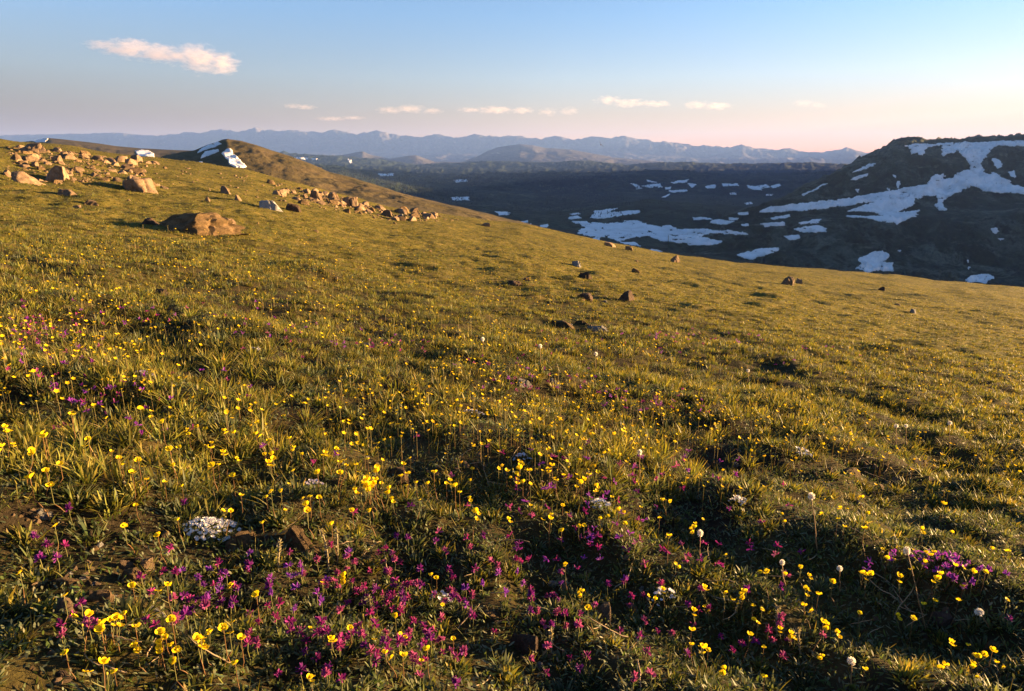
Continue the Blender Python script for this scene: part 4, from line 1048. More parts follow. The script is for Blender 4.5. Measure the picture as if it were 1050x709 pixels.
# all the farther yellow flowers: one mass
yfar = np.array(yfar)
st, hd = Blades(), MB()
fx, fy, fz, fh = YX[yfar], YY[yfar], YZ[yfar], hh[yfar]
n = len(fx)
V, Q, T, C = [], [], [], []
nv = 0
ph = rng.uniform(0, 6.28, n)
rad = rng.uniform(0.0052, 0.0100, n) * np.clip(fy / 6.5, 1, 1.35)
tilt = np.stack([rng.uniform(-.5, .8, n), rng.uniform(-.45, .35, n), np.ones(n)], -1); tilt /= np.linalg.norm(tilt, axis=1)[:, None]
a_ = np.cross(tilt, np.array([0.0, 1, 0])); a_ /= np.linalg.norm(a_, axis=1)[:, None]; b_ = np.cross(tilt, a_)
cen = np.stack([fx, fy, fz + fh], -1)
ring = []
for k in range(10):
    th = ph + k * 0.62832
    rr = rad * (1.0 if k % 2 == 0 else 0.72)
    ring.append(cen + (a_ * np.cos(th)[:, None] + b_ * np.sin(th)[:, None]) * rr[:, None] + tilt * (rad * (0.5 if k % 2 == 0 else .3))[:, None])
Vh = np.stack([cen] + ring, 1).reshape(-1, 3)
base = np.arange(n)[:, None] * 11
Th = np.concatenate([np.stack([base[:, 0], base[:, 0] + 1 + k, base[:, 0] + 1 + (k + 1) % 10], -1) for k in range(10)])
Ch = np.repeat((np.array(YEL) * rng.uniform(.5, 1.1, (n, 1)) * np.stack([np.ones(n), rng.uniform(.8, 1.02, n), np.ones(n)], -1)), 11, axis=0)
o = obj('distant_yellow_flowers', np_mesh('distant_yellow_flowers', Vh, None, Th, Ch, smooth=False), M_PETAL, label='countless yellow flower heads dotting the meadow farther up the slope', cat='flowers', kind='stuff')
st.add(fx, fy, fz, fh, .0016 * np.clip(fy / 4, 1, 2), rng.uniform(0, 6.28, n), np.zeros(n), np.zeros(n), (1, .8, .7), np.tile(np.array(RED_STEM), (n, 1)), np.tile(np.array(OLV), (n, 1)))
obj('flower_stalks', st.mesh('flower_stalks'), M_STEM, label='thin stalks under the far yellow flower heads', cat='flower stalks', kind='stuff')

# magenta clover -----------------------------------------------------
MAG = ((0.26, 0.018, 0.17), (0.20, 0.016, 0.17), (0.15, 0.015, 0.20), (0.32, 0.06, 0.21))
def clover_head(mb, c, r, rs, col, n=13):
    c = Vector(c)
    for k in range(n):
        a = rs.uniform(0, 6.28); el = math.asin(rs.uniform(-.6, 1))
        d = Vector((math.cos(a) * math.cos(el), math.sin(a) * math.cos(el), math.sin(el)))
        sd = d.orthogonal().normalized(); ln = r * rs.uniform(.7, 1.15)
        f = rs.uniform(.65, 1.2); cc = tuple(min(1, x * f) for x in col)
        tipc = tuple(min(1, x * f * 1.15 + .03) for x in col)
        pts = [c + d * ln * t + Vector((0, 0, ln * .18 * t)) for t in (.1, .5, .85, 1.05)]
        mb.strip(pts, [ln * .06, ln * .15, ln * .17, ln * .05], sd, cc, .6)
        for v in range(len(mb.c) - 3, len(mb.c)): mb.c[v] = tipc
def make_clover(seed, col, n):
    rs = random.Random(seed)
    root = bpy.data.objects.new('clover_flower', None)
    mb = MB(); mb.tube([(0, 0, 0), (.001, .001, .015), (.002, -.001, .028), (0, 0, .04)], [.0011, .001, .0009, .0009], OLV, 5)
    stem = bpy.data.objects.new('stem', mb.mesh('stem')); stem.data.materials.append(M_STEM)
    mb = MB(); clover_head(mb, (0, 0, 0), .0105, rs, col, n)
    head = bpy.data.objects.new('flower_head', mb.mesh('flower_head')); head.data.materials.append(M_PETAL); head.location = (0, 0, .04)
    leaf = bpy.data.objects.new('leaf', link_leaf_cluster(rs, 9, .026, (0.10, 0.125, 0.06))); leaf.data.materials.append(M_LEAF)
    return root, [(stem, []), (head, []), (leaf, [])]
CPROTO = [make_clover(200 + i, MAG[i % 4], 16 + 3 * (i % 4)) for i in range(8)]
VIO = [make_clover(300 + i, ((0.20, 0.04, 0.42), (0.26, 0.05, 0.40))[i % 2], 17) for i in range(2)]
MHERO = [(363, 525), (421, 519), (407, 550), (418, 552), (396, 563), (393, 576), (385, 604), (382, 615), (396, 615), (414, 617), (404, 600), (365, 607), (356, 583), (325, 574), (311, 589), (274, 621), (265, 638), (263, 660), (308, 649), (313, 668), (309, 686), (334, 691), (348, 663), (374, 661), (385, 640), (419, 648), (441, 654), (424, 675), (430, 692), (452, 634), (456, 617), (473, 615), (431, 583), (450, 546), (447, 555), (482, 561), (487, 583), (510, 580), (507, 648), (479, 519), (521, 519),
         (402, 568), (388, 567), (399, 587), (372, 618), (413, 600), (357, 618), (444, 610), (419, 612), (297, 566), (90, 634), (98, 640), (150, 636), (160, 641), (190, 630), (194, 615), (180, 585), (175, 563), (58, 572), (531, 502), (522, 520), (545, 529), (561, 520), (529, 574), (612, 549), (643, 563), (656, 554), (652, 557), (679, 564), (661, 578), (545, 609), (544, 627), (579, 629), (593, 641), (613, 550), (678, 597), (705, 620), (711, 640), (656, 652), (663, 669), (585, 675), (545, 676), (770, 563), (737, 558), (735, 578), (775, 658), (739, 653), (737, 492), (600, 525), (653, 504), (798, 560), (822, 566), (809, 518), (792, 656), (803, 673), (650, 695), (560, 690), (1035, 634)]
MREG = [(400, 610, 85, 60, 46), (330, 640, 85, 50, 28), (190, 620, 80, 45, 20), (560, 610, 150, 70, 26), (680, 620, 130, 60, 20), (500, 560, 130, 40, 14), (700, 530, 150, 50, 22), (60, 560, 40, 30, 6), (430, 670, 90, 25, 22), (800, 600, 60, 70, 12), (60, 650, 40, 30, 5)]
mp = [(x, y, 0) for x, y in MHERO]
for cx, cy, a, b, n in MREG:
    for _ in range(n): mp.append((cx + a * random.gauss(0, .55), cy + b * random.gauss(0, .55), 0))
for cx, cy, a, b, n in [(600, 565, 60, 30, 8), (950, 575, 50, 14, 22), (1000, 590, 40, 12, 10), (620, 510, 90, 20, 14), (520, 590, 60, 40, 10), (300, 590, 40, 40, 14), (210, 610, 40, 30, 12)]:
    for _ in range(n): mp.append((cx + a * random.gauss(0, .55), cy + b * random.gauss(0, .55), 1))
MFAR = [(60, 360, 50, 40, 70), (100, 410, 60, 30, 50), (30, 335, 25, 20, 40), (380, 352, 60, 8, 40), (160, 320, 120, 14, 40), (560, 392, 60, 12, 40), (400, 460, 200, 40, 20), (640, 405, 60, 12, 30), (500, 370, 80, 12, 26), (700, 345, 60, 6, 30), (680, 415, 50, 10, 30), (800, 360, 100, 20, 24), (300, 340, 100, 20, 30), (640, 350, 120, 14, 30), (250, 400, 60, 30, 14), (720, 480, 70, 20, 20), (580, 480, 80, 20, 20)]
for cx, cy, a, b, n in MFAR:
    for _ in range(n * 6 // 10): mp.append((cx + a * random.gauss(0, .55), cy + b * random.gauss(0, .55), 1 if random.random() < .3 else 0))
mp = np.array([p for p in mp if 300 < p[1] < 703])
mh = rng.uniform(0.025, 0.055, len(mp))
MX, MY, MZ, ok = at(mp[:, 0], mp[:, 1], mh)
cnt = 0
mb = MB(); st = Blades(); fl = []
for i in np.argsort(MY):
    if not ok[i]: continue
    if cnt < 300:
        vio = mp[i, 2] > .5
        pr = random.choice(VIO if vio else CPROTO)
        s = random.uniform(.8, 1.15)
        plant_copy(pr, (MX[i], MY[i], MZ[i] - .001), random.uniform(0, 6.28), (s, s, mh[i] / .04), ('violet clover-like flower cluster low among grey-green leaves ' if vio else 'magenta clover flower cluster on a short stem low ') + where_word(mp[i, 0], mp[i, 1]), 'flower', 'magenta and violet clover flowers')
        cnt += 1
    else:
        col_ = (0.24, 0.04, 0.40) if mp[i, 2] > .5 else random.choice(MAG)
        clover_head(mb, (MX[i], MY[i], MZ[i] + mh[i]), .013 * max(1, min(1.4, MY[i] / 4.5)), random, col_, 7)
        fl.append(i)
obj('distant_clover_flowers', mb.mesh('distant_clover_flowers'), M_PETAL, label='drifts of magenta and violet clover farther up the meadow', cat='flowers', kind='stuff')

# white globe heads ----------------------------------------------------
def globe_mesh(seed, r, stretch):
    rs = random.Random(seed); mb = MB()
    mb.ball((0, 0, 0), r * .72, (0.62, 0.56, 0.46), 8, 6, (1, 1, stretch))
    for k in range(110):
        z = rs.uniform(-.95, 1); a = rs.uniform(0, 6.28); q = math.sqrt(max(0, 1 - z * z))
        d = Vector((q * math.cos(a), q * math.sin(a), z * stretch)); sd = d.orthogonal().normalized(); u = d.cross(sd).normalized()
        f = rs.uniform(.72, .92); cc = (f, f * .96, f * .88)
        b = d * r * .72
        mb.strip([b, b + d * r * .2 + u * r * .04, b + d * r * .33 + u * r * .1], [r * .06, r * .13, r * .05], sd, cc, .4)
    return mb.mesh('flower_head')
def white_globe(x, y, hgt, r, label, stretch=1.1, lean=(0, 0)):
    X, Y, Z, ok_ = at(x, y, hgt)
    X, Y, Z = float(X[0]), float(Y[0]), float(Z[0])
    bx, by = X + lean[0], Y + lean[1]; bz = float(ground(bx, by))
    root = bpy.data.objects.new('white_flower', None); COL.objects.link(root); root.location = (bx, by, bz)
    tag(root, label, 'flower', 'white globe flowers on bare stems')
    top = Vector((X - bx, Y - by, Z + hgt - bz))
    mb = MB(); rs = random.Random(int(x * 7 + y))
    pts = [Vector((0, 0, 0)).lerp(top, t) + Vector((rs.uniform(-.003, .003), 0, 0)) * math.sin(t * 3.14) for t in (0, .2, .4, .6, .8, 1)]
    mb.tube(pts, [.0017, .0016, .0015, .0014, .0013, .0012], (0.24, 0.14, 0.06), 6)
    obj('stem', mb.mesh('stem'), M_STEM, root)
    h_ = obj('flower_head', globe_mesh(int(x), r, stretch), M_WHITE, root); h_.location = top
    lf = obj('leaf', link_leaf_cluster(rs, 4, .05, (0.10, 0.13, 0.04)), M_LEAF, root)
for a in [(832, 509, .15, .0105, 'white globe flower on a tall curved stem right of the middle', 1.15, (.012, -.06)), (930, 565, .165, .0092, 'tallest white egg-shaped flower head above the yellow cluster at lower right', 1.3, (.03, -.09)), (861, 583, .07, .0080, 'small white globe flower low between the two tall-stemmed ones', 1.0, (0, -.02)),
          (1004, 628, .055, .0105, 'large round white globe flower close to the right edge', 1.0, (.03, -.015)), (873, 678, .06, .0090, 'white globe flower beside a yellow flower at the bottom right', 1.0, (.0, -.02)), (802, 577, .085, .0072, 'thin white flower head on a straight straw-coloured stem', 1.2, (-.002, -.05)),
          (919, 437, .11, .0105, 'left one of two white heads standing side by side up the slope', 1.1, (0, -.03)), (929, 437, .10, .0095, 'right one of two white heads standing side by side up the slope', 1.1, (0, -.03)), (974, 434, .13, .0115, 'white head on a tall stem right of the pair up the slope', 1.1, (0, -.04)), (656, 464, .10, .0085, 'white oval head among the yellow flowers at the centre right', 1.3, (0, -.03)),
          (767, 380, .12, .012, 'distant white head high on the slope right of centre', 1.1, (0, -.03)), (554, 355, .12, .012, 'distant white head above the grey stone in the middle', 1.1, (0, -.03)), (495, 348, .12, .012, 'distant white head left of the bare ground patch', 1.1, (0, -.03)), (611, 363, .12, .013, 'distant white head just below the bare ground patch', 1.1, (0, -.03)), (718, 547, .09, .0085, 'fluffy white head on a reddish stem below the centre right', 1.3, (-.005, -.04))]:
    white_globe(*a)

# fuzzy spikes (the woolly stalks near the bottom)
def woolly_spike(x, y, hgt, label, bend):
    X, Y, Z, _ = at(x, y, hgt); X, Y = float(X[0]), float(Y[0]); by = Y - .03; bx = X + bend; bz = float(ground(bx, by))
    root = bpy.data.objects.new('woolly_spike', None); COL.objects.link(root); root.location = (bx, by, bz); tag(root, label, 'plant', 'pale woolly flower spikes')
    top = Vector((X - bx, Y - by, float(Z[0]) + hgt - bz)); rs = random.Random(int(x))
    pts = [Vector((top.x * t * t, top.y * t, top.z * (t ** .8))) for t in (0, .2, .4, .6, .8, 1)]
    mb = MB(); mb.tube(pts, [.0022, .002, .002, .0018, .0016, .0012], (0.26, 0.22, 0.13), 6); obj('stem', mb.mesh('stem'), M_STEM, root)
    mb = MB()
    for k in range(70):
        t = rs.uniform(.15, 1); j = min(4, int(t * 5)); p = pts[j].lerp(pts[j + 1], t * 5 - j)
        a = rs.uniform(0, 6.28); d = Vector((math.cos(a), math.sin(a), rs.uniform(.2, 1.2))).normalized(); ln = rs.uniform(.004, .010) * (1.3 if t > .8 else 1)
        f = rs.uniform(.8, 1.3); mb.strip([p, p + d * ln * .6, p + d * ln], [.0008, .0016, .0003], d.orthogonal().normalized(), (0.24 * f, 0.22 * f, 0.15 * f), .3)
    obj('leaf', mb.mesh('leaf'), M_LEAF, root)
for a in [(329, 543, .075, 'taller of two pale woolly spikes bending above the magenta clover', .02), (345, 541, .07, 'thinner of two pale woolly spikes beside the magenta clover', .005), (287, 555, .06, 'short pale woolly spike left of the bent pair', .0), (797, 622, .055, 'woolly pinkish spike left of the yellow cluster at lower right', -.005), (818, 645, .05, 'smaller woolly spike right of the pinkish one', .0), (376, 612, .06, 'bent brown woolly spike inside the magenta clover patch', .02), (565, 642, .05, 'woolly grey spike by the dark stone at the bottom', .0)]:
    woolly_spike(*a)

# white cushions
def cushion(x, y, wpx, label, n, pale=(0.82, 0.80, 0.80)):
    X, Y, Z, _ = at(x, y, .015); X, Y = float(X[0]), float(Y[0])
    dist = math.hypot(Y, CAM_H); R = wpx * dist / FPX / 2
    root = bpy.data.objects.new('white_cushion_plant', None); COL.objects.link(root); root.location = (X, Y, float(ground(X, Y))); tag(root, label, 'plant', 'white-flowered cushion plants')
    rs = random.Random(int(x + y)); mb = MB()
    for k in range(n * 3):
        a = rs.uniform(0, 6.28); r = R * math.sqrt(rs.random()); h_ = .022 * (1 - (r / R) ** 2) + .004
        p = Vector((r * math.cos(a), r * math.sin(a) * .7, 0)); p.z = float(ground(X + p.x, Y + p.y)) - root.location.z + h_ * .6
        d = Vector((rs.uniform(-.6, .6), rs.uniform(-.6, .6), 1)).normalized(); f = rs.uniform(.7, 1.2)
        mb.strip([p - d * .006, p + d * .003, p + d * .009], [.001, .0018, .0003], d.orthogonal().normalized(), (.10 * f, .12 * f, .06 * f), .3)
    obj('leaf', mb.mesh('leaf'), M_LEAF, root)
    mb = MB()
    for k in range(n):
        a = rs.uniform(0, 6.28); r = R * rs.random() ** .6; h_ = .022 * (1 - (r / R) ** 2) + .008
        p = Vector((r * math.cos(a), r * math.sin(a) * .7, 0)); p.z = float(ground(X + p.x, Y + p.y)) - root.location.z + h_
        f = rs.uniform(.85, 1.05)
        add_yellow_head(mb, p, (rs.uniform(-.4, .5), rs.uniform(-.6, .2), 1), rs.uniform(.0038, .0055), rs.randrange(9999), tuple(c * f for c in pale), .15)
    obj('blossom', mb.mesh('blossom'), M_WHITE, root)
for a in [(217, 541, 56, 'largest white-flowered cushion plant, on bare soil at the lower left', 150), (617, 517, 30, 'pale bluish cushion plant below the yellow flowers in the middle', 40, (.55, .58, .68)), (757, 513, 20, 'narrow white cushion plant right of the middle', 26), (485, 424, 24, 'small white cushion plant on the dark hollow at centre', 30), (262, 359, 18, 'small white cushion plant up the slope on the left', 26),
          (823, 463, 22, 'white cushion plant on the bare soil at the centre right', 26), (322, 497, 24, 'lilac-white cushion plant above the slanted stone', 34, (.6, .55, .68)), (679, 610, 30, 'sparse white blossoms round a yellow flower near the bottom', 22, (.7, .72, .8)), (535, 470, 20, 'sparse bluish cushion in the dark middle hollow', 20, (.5, .55, .68)), (150, 385, 26, 'lilac cushion plant among the leafy clumps on the left', 26, (.5, .45, .6)), (452, 612, 24, 'thin white blossoms beside the forked yellow flower', 16, (.75, .75, .82))]:
    cushion(*a)

# ------------------------------------------------------------------ rocks
def rock_mesh(seed, planes=9, sub=4, rough=0.10, low=0.55):
    rs = np.random.default_rng(seed)
    bm = bmesh.new(); bmesh.ops.create_icosphere(bm, subdivisions=sub, radius=1.0)
    v = np.array([x.co[:] for x in bm.verts]); f = np.array([[q.index for q in p.verts] for p in bm.faces]); bm.free()
    for k in range(planes + 4):
        nrm = rs.normal(size=3); nrm[2] = abs(nrm[2]) * .8; nrm /= np.linalg.norm(nrm)
        d = rs.uniform(.34, .74)
        e = np.maximum(v @ nrm - d, 0); v = v - nrm[None, :] * e[:, None] * .96
    s = rs.uniform(0, 50)
    nn = fbm(v[:, 0] * 1.7 + s, v[:, 1] * 1.7 + v[:, 2] * 1.3, int(seed), 4) + .6 * fbm(v[:, 2] * 3.1 + s, v[:, 0] * 2.9 - v[:, 1], int(seed) + 5, 4)
    crack = np.abs(fbm(v[:, 0] * 1.3 + v[:, 2] * .9 + s, v[:, 1] * 1.3 - v[:, 2], int(seed) + 9, 3))
    v = v * (1 + rough * 1.5 * nn - .16 * np.clip(1 - crack * 9, 0, 1))[:, None]
    top = np.quantile(v[:, 2], .97) * .8
    v[:, 2] = np.where(v[:, 2] > top, top + (v[:, 2] - top) * .35 + .1 * v[:, 0] * rs.normal(), v[:, 2])
    v[:, 2] = np.where(v[:, 2] < -.3, -.3, v[:, 2])
    k = v[:, 2] > .0
    for a in (0, 1):
        lo, hi = v[k, a].min(), v[k, a].max()
        v[:, a] = (v[:, a] - (lo + hi) / 2) / ((hi - lo) / 2)
    v[:, 2] /= v[:, 2].max()
    return np_mesh('rock', v, None, f, smooth=True)
def sharp(me, ang=28):
    try: me.set_sharp_from_angle(angle=math.radians(ang))
    except Exception: pass
def place_rock(x, yb, wpx, hpx, label, mat, seed, name='boulder', group=None, depth=.8, planes=9, rough=.10, me=None, yaw=None, cat=None, stretch=None):
    """x centre, yb foot pixel row, size in photograph pixels"""
    X, Y, Z, _ = at(x, yb)
    X, Y, Z = float(X[0]), float(Y[0]), float(Z[0])
    dist = math.sqrt(X * X * 0 + Y * Y + .64)
    kk = 1.02 if yb < 240 else 1.0
    hw, hz = kk * wpx * dist / FPX / 2, kk * (.80 if yb < 240 else .92) * hpx * dist / FPX
    if me is None:
        me = rock_mesh(seed, planes, 5 if wpx > 15 else (4 if wpx > 8 else 3), rough); sharp(me); me.materials.append(mat)
    o = obj(name, me, None, None, label, cat or ('boulder' if name == 'boulder' else 'stone'), group)
    hy = hw * depth
    Yc = Y + hy * .6; Xc = X * (Yc / Y)
    o.location = (Xc, Yc, float(ground(Xc, Yc)) + hz * .08 if hpx > 12 else float(ground(Xc, Yc)))
    up = Z + hz * 1.0 - o.location.z + (hy * .6) * .16
    o.scale = (hw, hy, max(up, hz * .6))
    o.location.z -= .09 * o.scale[2]
    o.rotation_euler = (0, 0, random.uniform(-.25, .25) if yaw is None else yaw)
    return o
R, DR, GR, ER = M_ROCK, M_DARK_SHADED_ROCK, M_GREYROCK, M_EARTH
for i, (x, y, w, h, lab, mt, kw) in enumerate([
    (31, 156, 30, 11, 'flat-topped boulder on the skyline at the far left', R, dict(depth=.6)),
    (28, 166, 14, 8, 'rounded boulder just under the skyline slab at far left', R, {}),
    (17, 165, 9, 9, 'boulder at the very left edge below the skyline slab', R, {}),
    (24, 188, 26, 14, 'broad tilted boulder at the left edge in the rock field', R, {}),
    (60, 186, 23, 19, 'large pointed wedge boulder glowing orange in the rock field', R, dict(planes=7)),
    (142, 196, 34, 15, 'long split boulder in the middle of the rock field', R, dict(planes=12)),
    (70, 201, 15, 8, 'pinkish low boulder below the wedge boulder', R, {}),
    (95, 211, 12, 7, 'half-shaded stone alone on the grass under the rock field', R, {}),
    (80, 214, 11, 5, 'low reddish stone left of the half-shaded stone', R, {}),
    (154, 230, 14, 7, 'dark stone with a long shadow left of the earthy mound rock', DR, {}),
    (203, 239, 84, 24, 'big earthy brown mound-shaped rock on the grass', ER, dict(planes=3, rough=.24, depth=.55, yaw=.1)),
    (232, 237, 22, 18, 'orange-lit rock at the right end of the earthy mound', R, {}),
    (58, 166, 9, 8, 'upright boulder right of the skyline slab', R, {}),
    (232, 199, 11, 10, 'small pointed boulder standing on the crest right of the rock field', R, dict(planes=6)),
    (277, 215, 23, 11, 'grey weathered boulder at the right end of the rock field', GR, dict(planes=12)),
    (244, 206, 8, 8, 'slanted stone between the pointed and the grey boulder', R, {}),
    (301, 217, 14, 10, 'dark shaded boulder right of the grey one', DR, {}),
    (286, 200, 14, 7, 'low boulder above the grey one', R, {}),
    (324, 204, 12, 10, 'boulder on the crest left of the rocky pile', R, {}),
    (342, 205, 13, 10, 'twin-topped boulder on the crest beside the rocky pile', R, {}),
    (362, 212, 11, 12, 'tallest stone of the pile on the crest', R, dict(planes=6)),
    (370, 215, 9, 8, 'low stone at the foot of the crest pile', R, {}),
    (355, 210, 8, 9, 'left stone of the crest pile', R, {}),
    (213, 207, 5, 6, 'small upright stone below the crest', R, {}),
    (396, 222, 12, 8, 'leaning stone right of the crest pile', R, {}),
    (412, 225, 8, 7, 'small grey stone right of the leaning stone', GR, {}),
    (424, 218, 11, 6, 'flat stone on the crest past the rock field', R, {}),
    (444, 222, 10, 5, 'last flat stone on the crest towards the valley', R, {}),
    (498, 232, 9, 4, 'low stone on the crest where the shadow band starts', R, {}),
    (625, 253, 12, 5, 'pale low stone on the crest above the valley snowfield', R, {}),
    (645, 257, 8, 5, 'brown stone on the crest below the valley snowfield', ER, {}),
    (692, 269, 10, 8, 'tan stone on the crest in front of the snow', R, {}),
    (591, 273, 10, 6, 'pale stone below the crest left of centre right', GR, {}),
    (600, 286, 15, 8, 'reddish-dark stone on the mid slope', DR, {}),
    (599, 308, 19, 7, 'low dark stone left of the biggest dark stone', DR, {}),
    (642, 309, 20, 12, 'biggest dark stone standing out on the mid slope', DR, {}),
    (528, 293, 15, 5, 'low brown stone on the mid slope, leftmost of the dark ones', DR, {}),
    (540, 289, 8, 5, 'small dark stone behind the low brown one', DR, {}),
    (619, 311, 7, 3, 'tiny pale stone between the two dark stones', GR, {}),
    (652, 280, 9, 5, 'small brown stone uphill of the biggest dark stone', ER, {}),
    (807, 292, 16, 9, 'tan pyramid stone near the crest at the right', R, dict(planes=12)),
    (818, 291, 7, 6, 'smaller tan stone beside the pyramid stone', R, {}),
    (903, 298, 8, 4, 'dark low stone near the crest towards the right edge', DR, {}),
    (165, 303, 18, 6, 'dark low stone on the left part of the flower slope', DR, {}),
    (936, 321, 6, 5, 'tiny pale stone on the right part of the slope', GR, {}),
    (537, 397, 18, 10, 'pale blue-grey stone among yellow flowers in the middle', GR, {}),
    (568, 394, 10, 6, 'smaller pale stone right of the blue-grey stone', GR, {}),
    (151, 586, 14, 15, 'rounded tan stone at the top of the bare soil, lower left', R, {}),
    (136, 599, 26, 16, 'speckled brown stone below the rounded tan one', ER, dict(rough=.16)),
    (130, 584, 13, 10, 'small tan stone left of the rounded one', R, {}),
    (68, 629, 18, 16, 'tan stone lit from the right at the lower left', R, {}),
    (106, 618, 22, 12, 'dull brown stone in the bare soil at lower left', ER, {}),
    (72, 602, 32, 9, 'long flat brown stone lying in the bare soil', ER, dict(depth=.4)),
    (160, 634, 20, 9, 'bluish-grey stone behind the yellow flower stems', GR, {}),
    (170, 552, 8, 7, 'tiny pinkish stone next to a yellow flower', R, {}),
    (247, 562, 28, 16, 'shaded brown stone right of the white cushion', ER, {}),
    (304, 560, 30, 22, 'slanted reddish-brown slab stone with a lit edge', ER, dict(planes=6, depth=.5)),
    (619, 638, 24, 16, 'tan stone with a bright top near the bottom middle', R, {}),
    (647, 632, 16, 9, 'brown stone behind the tan one near the bottom', ER, {}),
    (504, 636, 18, 8, 'flat reddish-brown stone right of the clover', ER, dict(depth=.5)),
    (536, 672, 32, 22, 'big dark half-buried stone at the bottom', DR, {}),
    (1018, 668, 26, 10, 'flat brown stone in the bottom right corner', ER, dict(depth=.5)),
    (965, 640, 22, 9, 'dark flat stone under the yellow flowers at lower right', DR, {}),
    (405, 492, 26, 9, 'broken brown stone in the central dark hollow', ER, {}),
    (870, 488, 30, 8, 'long brown stone in the bare soil at right', ER, dict(depth=.4)),
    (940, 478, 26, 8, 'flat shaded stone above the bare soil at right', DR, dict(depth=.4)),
    (575, 336, 26, 7, 'left flat slab of the bare grey ground patch', ER, dict(depth=.5)),
    (612, 340, 24, 6, 'right flat slab of the bare grey ground patch', GR, dict(depth=.5)),
    (595, 333, 14, 5, 'small slab between the two flat ones of the bare patch', ER, dict(depth=.5)),
    (375, 357, 12, 5, 'pale lilac stone among magenta flowers left of centre', GR, {}),
    (128, 312, 8, 6, 'small tan stone on the left flower slope', R, {})]):
    place_rock(x, y, w, h, lab, mt, 500 + i * 3, 'boulder' if y < 240 and w > 9 else 'stone', **kw)
# the many small stones of the rock field
SM = []
for k in range(12):
    me = rock_mesh(900 + k, 6 + k % 5, 2, .10); sharp(me); me.materials.append(R if k % 4 else ER); SM.append(me)
rs = random.Random(12)
def field_spot():
    x = rs.choice((rs.uniform(13, 470), rs.uniform(13, 150), rs.gauss(330, 25), rs.gauss(400, 28), rs.gauss(60, 30)))
    x = min(max(x, 8), 500)
    sil_y = float(np.interp(x, SIL[:, 0], SIL[:, 1]))
    dep = float(np.interp(x, [13, 130, 300, 400, 470], [38, 28, 17, 10, 4]))
    return x, sil_y + 1.2 + dep * rs.random() ** 1.5
for k in range(235):
    x, y = field_spot()
    if k % 4 == 0: x = rs.uniform(13, 160); y = float(np.interp(x, SIL[:, 0], SIL[:, 1])) + 1 + 24 * rs.random()
    w = rs.choice((3, 3, 4, 5, 6, 7, 8, 10)) * rs.uniform(.8, 1.25)
    place_rock(x, y, w, w * rs.uniform(.4, .75), 'small orange-lit stone scattered in the rock field under the crest', R, 0, 'stone', 'small stones of the rock field', me=rs.choice(SM), yaw=rs.uniform(0, 6.28))
# rubble between them: uncountable chips of rock, one mesh
V, F, n0 = [], [], 0
ch = rock_mesh(990, 6, 1, .1); cv = np.array([v.co[:] for v in ch.vertices]); cf = np.array([q.vertices[:] for q in ch.polygons]); bpy.data.meshes.remove(ch)
sp = np.array([field_spot() for _ in range(900)])
cX, cY, cZ, ok = at(sp[:, 0], sp[:, 1])
for X_, Y_, Z_ in zip(cX, cY, cZ):
    r_ = rs.uniform(.5, 1.4) * Y_ / FPX; a = rs.uniform(0, 6.28)
    q = cv * np.array([r_ * rs.uniform(.8, 1.3), r_, r_ * rs.uniform(.5, 1.0)])
    V.append(np.stack([q[:, 0] * math.cos(a) - q[:, 1] * math.sin(a) + X_, q[:, 0] * math.sin(a) + q[:, 1] * math.cos(a) + Y_, q[:, 2] + Z_], -1)); F.append(cf + n0); n0 += len(cv)
obj('rubble', np_mesh('rubble', np.concatenate(V), None, np.concatenate(F), smooth=False), R, label='rubble of rock chips between the boulders of the rock field', cat='rubble', kind='stuff')
for k in range(26):
    x = rs.uniform(20, 1030); y = float(np.interp(x, SIL[:, 0], SIL[:, 1])) + rs.uniform(8, 110)
    w = rs.uniform(2.5, 5)
    place_rock(x, y, w, w * .5, 'small stone lying in the open grass of the slope', R, 0, 'stone', 'small stones in the open grass', me=rs.choice(SM), yaw=rs.uniform(0, 6.28))
PEB = [rock_mesh(950 + k, 7, 2, .08) for k in range(6)]
for k, me in enumerate(PEB): sharp(me); me.materials.append((R, ER, ER, GR, R, DR)[k])
for cx, cy, a, b, n in [(95, 595, 55, 40, 60), (40, 530, 30, 12, 26), (430, 475, 70, 18, 26), (300, 560, 30, 20, 14), (880, 500, 90, 30, 36), (620, 600, 70, 40, 18), (920, 650, 70, 30, 16), (540, 665, 50, 25, 12), (745, 480, 60, 16, 16), (600, 338, 36, 5, 24), (60, 690, 40, 15, 10)]:
    for _ in range(n):
        x, y = cx + a * rs.gauss(0, .55), cy + b * rs.gauss(0, .55)
        if y > 702: continue
        w = rs.uniform(3, 9) if y > 420 else rs.uniform(3, 6)
        place_rock(x, y, w, w * rs.uniform(.4, .7), 'small pebble on bare soil between the plants', R, 0, 'pebble', 'pebbles on the bare soil', me=rs.choice(PEB), yaw=rs.uniform(0, 6.28), cat='pebble')

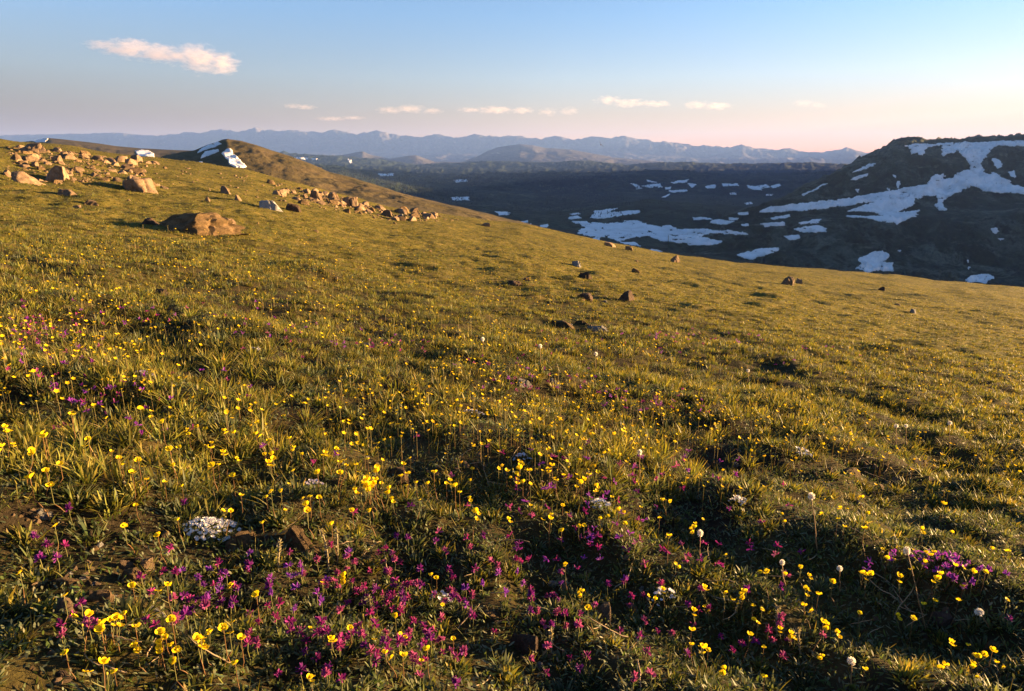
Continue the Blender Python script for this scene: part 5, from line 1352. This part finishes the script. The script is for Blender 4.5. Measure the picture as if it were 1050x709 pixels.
# dry twigs -----------------------------------------------------------
def twig_mesh(seed):
    rs_ = random.Random(seed); mb = MB(); L = .10
    p = Vector((-L / 2, 0, 0)); d = Vector((1, 0, rs_.uniform(.05, .4))); pts = [p.copy()]
    for k in range(7):
        d = (d + Vector((0, rs_.uniform(-.45, .45), rs_.uniform(-.35, .25)))).normalized(); p = p + d * L / 7; p.z = max(p.z, 0); pts.append(p.copy())
    mb.tube(pts, [.0016, .0016, .0015, .0014, .0012, .001, .0008, .0005], (0.34, 0.26, 0.16), 5)
    return mb.mesh('dry_twig')
TW = [twig_mesh(k) for k in range(7)]
for me in TW: me.materials.append(M_STEM)
def twig(x, y, rz, s):
    X, Y, Z, _ = at(x, y, .015)
    o = obj('dry_twig', rs.choice(TW), None, None, 'bleached dry twig lying bent across the low plants', 'twig', 'dry twigs among the plants')
    o.location = (float(X[0]), float(Y[0]), float(Z[0]) + .006 + .012 * rs.random()); o.rotation_euler = (rs.uniform(-.3, .3), rs.uniform(-.5, .3), rz); o.scale = (s, s, s)
for cx, cy, a, b, n in [(860, 490, 120, 40, 26), (470, 480, 110, 30, 12), (380, 560, 120, 50, 10), (700, 620, 120, 60, 14), (900, 620, 100, 50, 14), (150, 660, 80, 40, 8), (550, 640, 60, 40, 6)]:
    for _ in range(n):
        x, y = cx + a * rs.gauss(0, .5), min(698, cy + b * rs.gauss(0, .5))
        twig(x, y, rs.uniform(0, 6.28), rs.uniform(.5, 1.2))

# a bird crossing in front of the far range -----------------------------
w_, s_ = ray(616, 148.5)
bd = 70.0
br = bpy.data.objects.new('bird', None); COL.objects.link(br); br.location = (float(w_) * bd, bd, CAM_H + float(s_) * bd); tag(br, 'tiny dark bird flying in front of the far blue range', 'bird')
br.rotation_euler = (math.radians(35), math.radians(48), math.radians(20))
M_BIRD = mat_plain('dark_feathers', (0.02, 0.018, 0.016), 0.8)
mb = MB(); prof = [(-.16, .004), (-.12, .020), (-.05, .036), (.03, .038), (.09, .028), (.125, .022), (.15, .015), (.175, .003)]
mb.tube([(0, y_, .01 * math.sin(y_ * 12)) for y_, r_ in prof], [r_ for y_, r_ in prof], (1, 1, 1), 10)
for sx in (-1, 1):
    rows = []
    for t in np.linspace(0, 1, 8):
        x_ = sx * (.02 + .30 * t); z_ = .02 + .07 * math.sin(t * 2.2); c0 = .07 - .10 * t * t; ch = .11 * (1 - t) ** .6 + .006
        rows.append([mb.vert((x_, c0, z_), (1, 1, 1)), mb.vert((x_, c0 - ch * .4, z_ + .008), (1, 1, 1)), mb.vert((x_, c0 - ch, z_), (1, 1, 1)), mb.vert((x_, c0 - ch * .4, z_ - .004), (1, 1, 1))])
    for p_, q_ in zip(rows, rows[1:]):
        for k in range(4): mb.q.append((p_[k], p_[(k + 1) % 4], q_[(k + 1) % 4], q_[k]))
mb.strip([(0, -.14, .0), (0, -.19, .004), (0, -.23, .006)], [.012, .03, .04], (1, 0, 0), (1, 1, 1))
obj('body', mb.mesh('body'), M_BIRD, br)
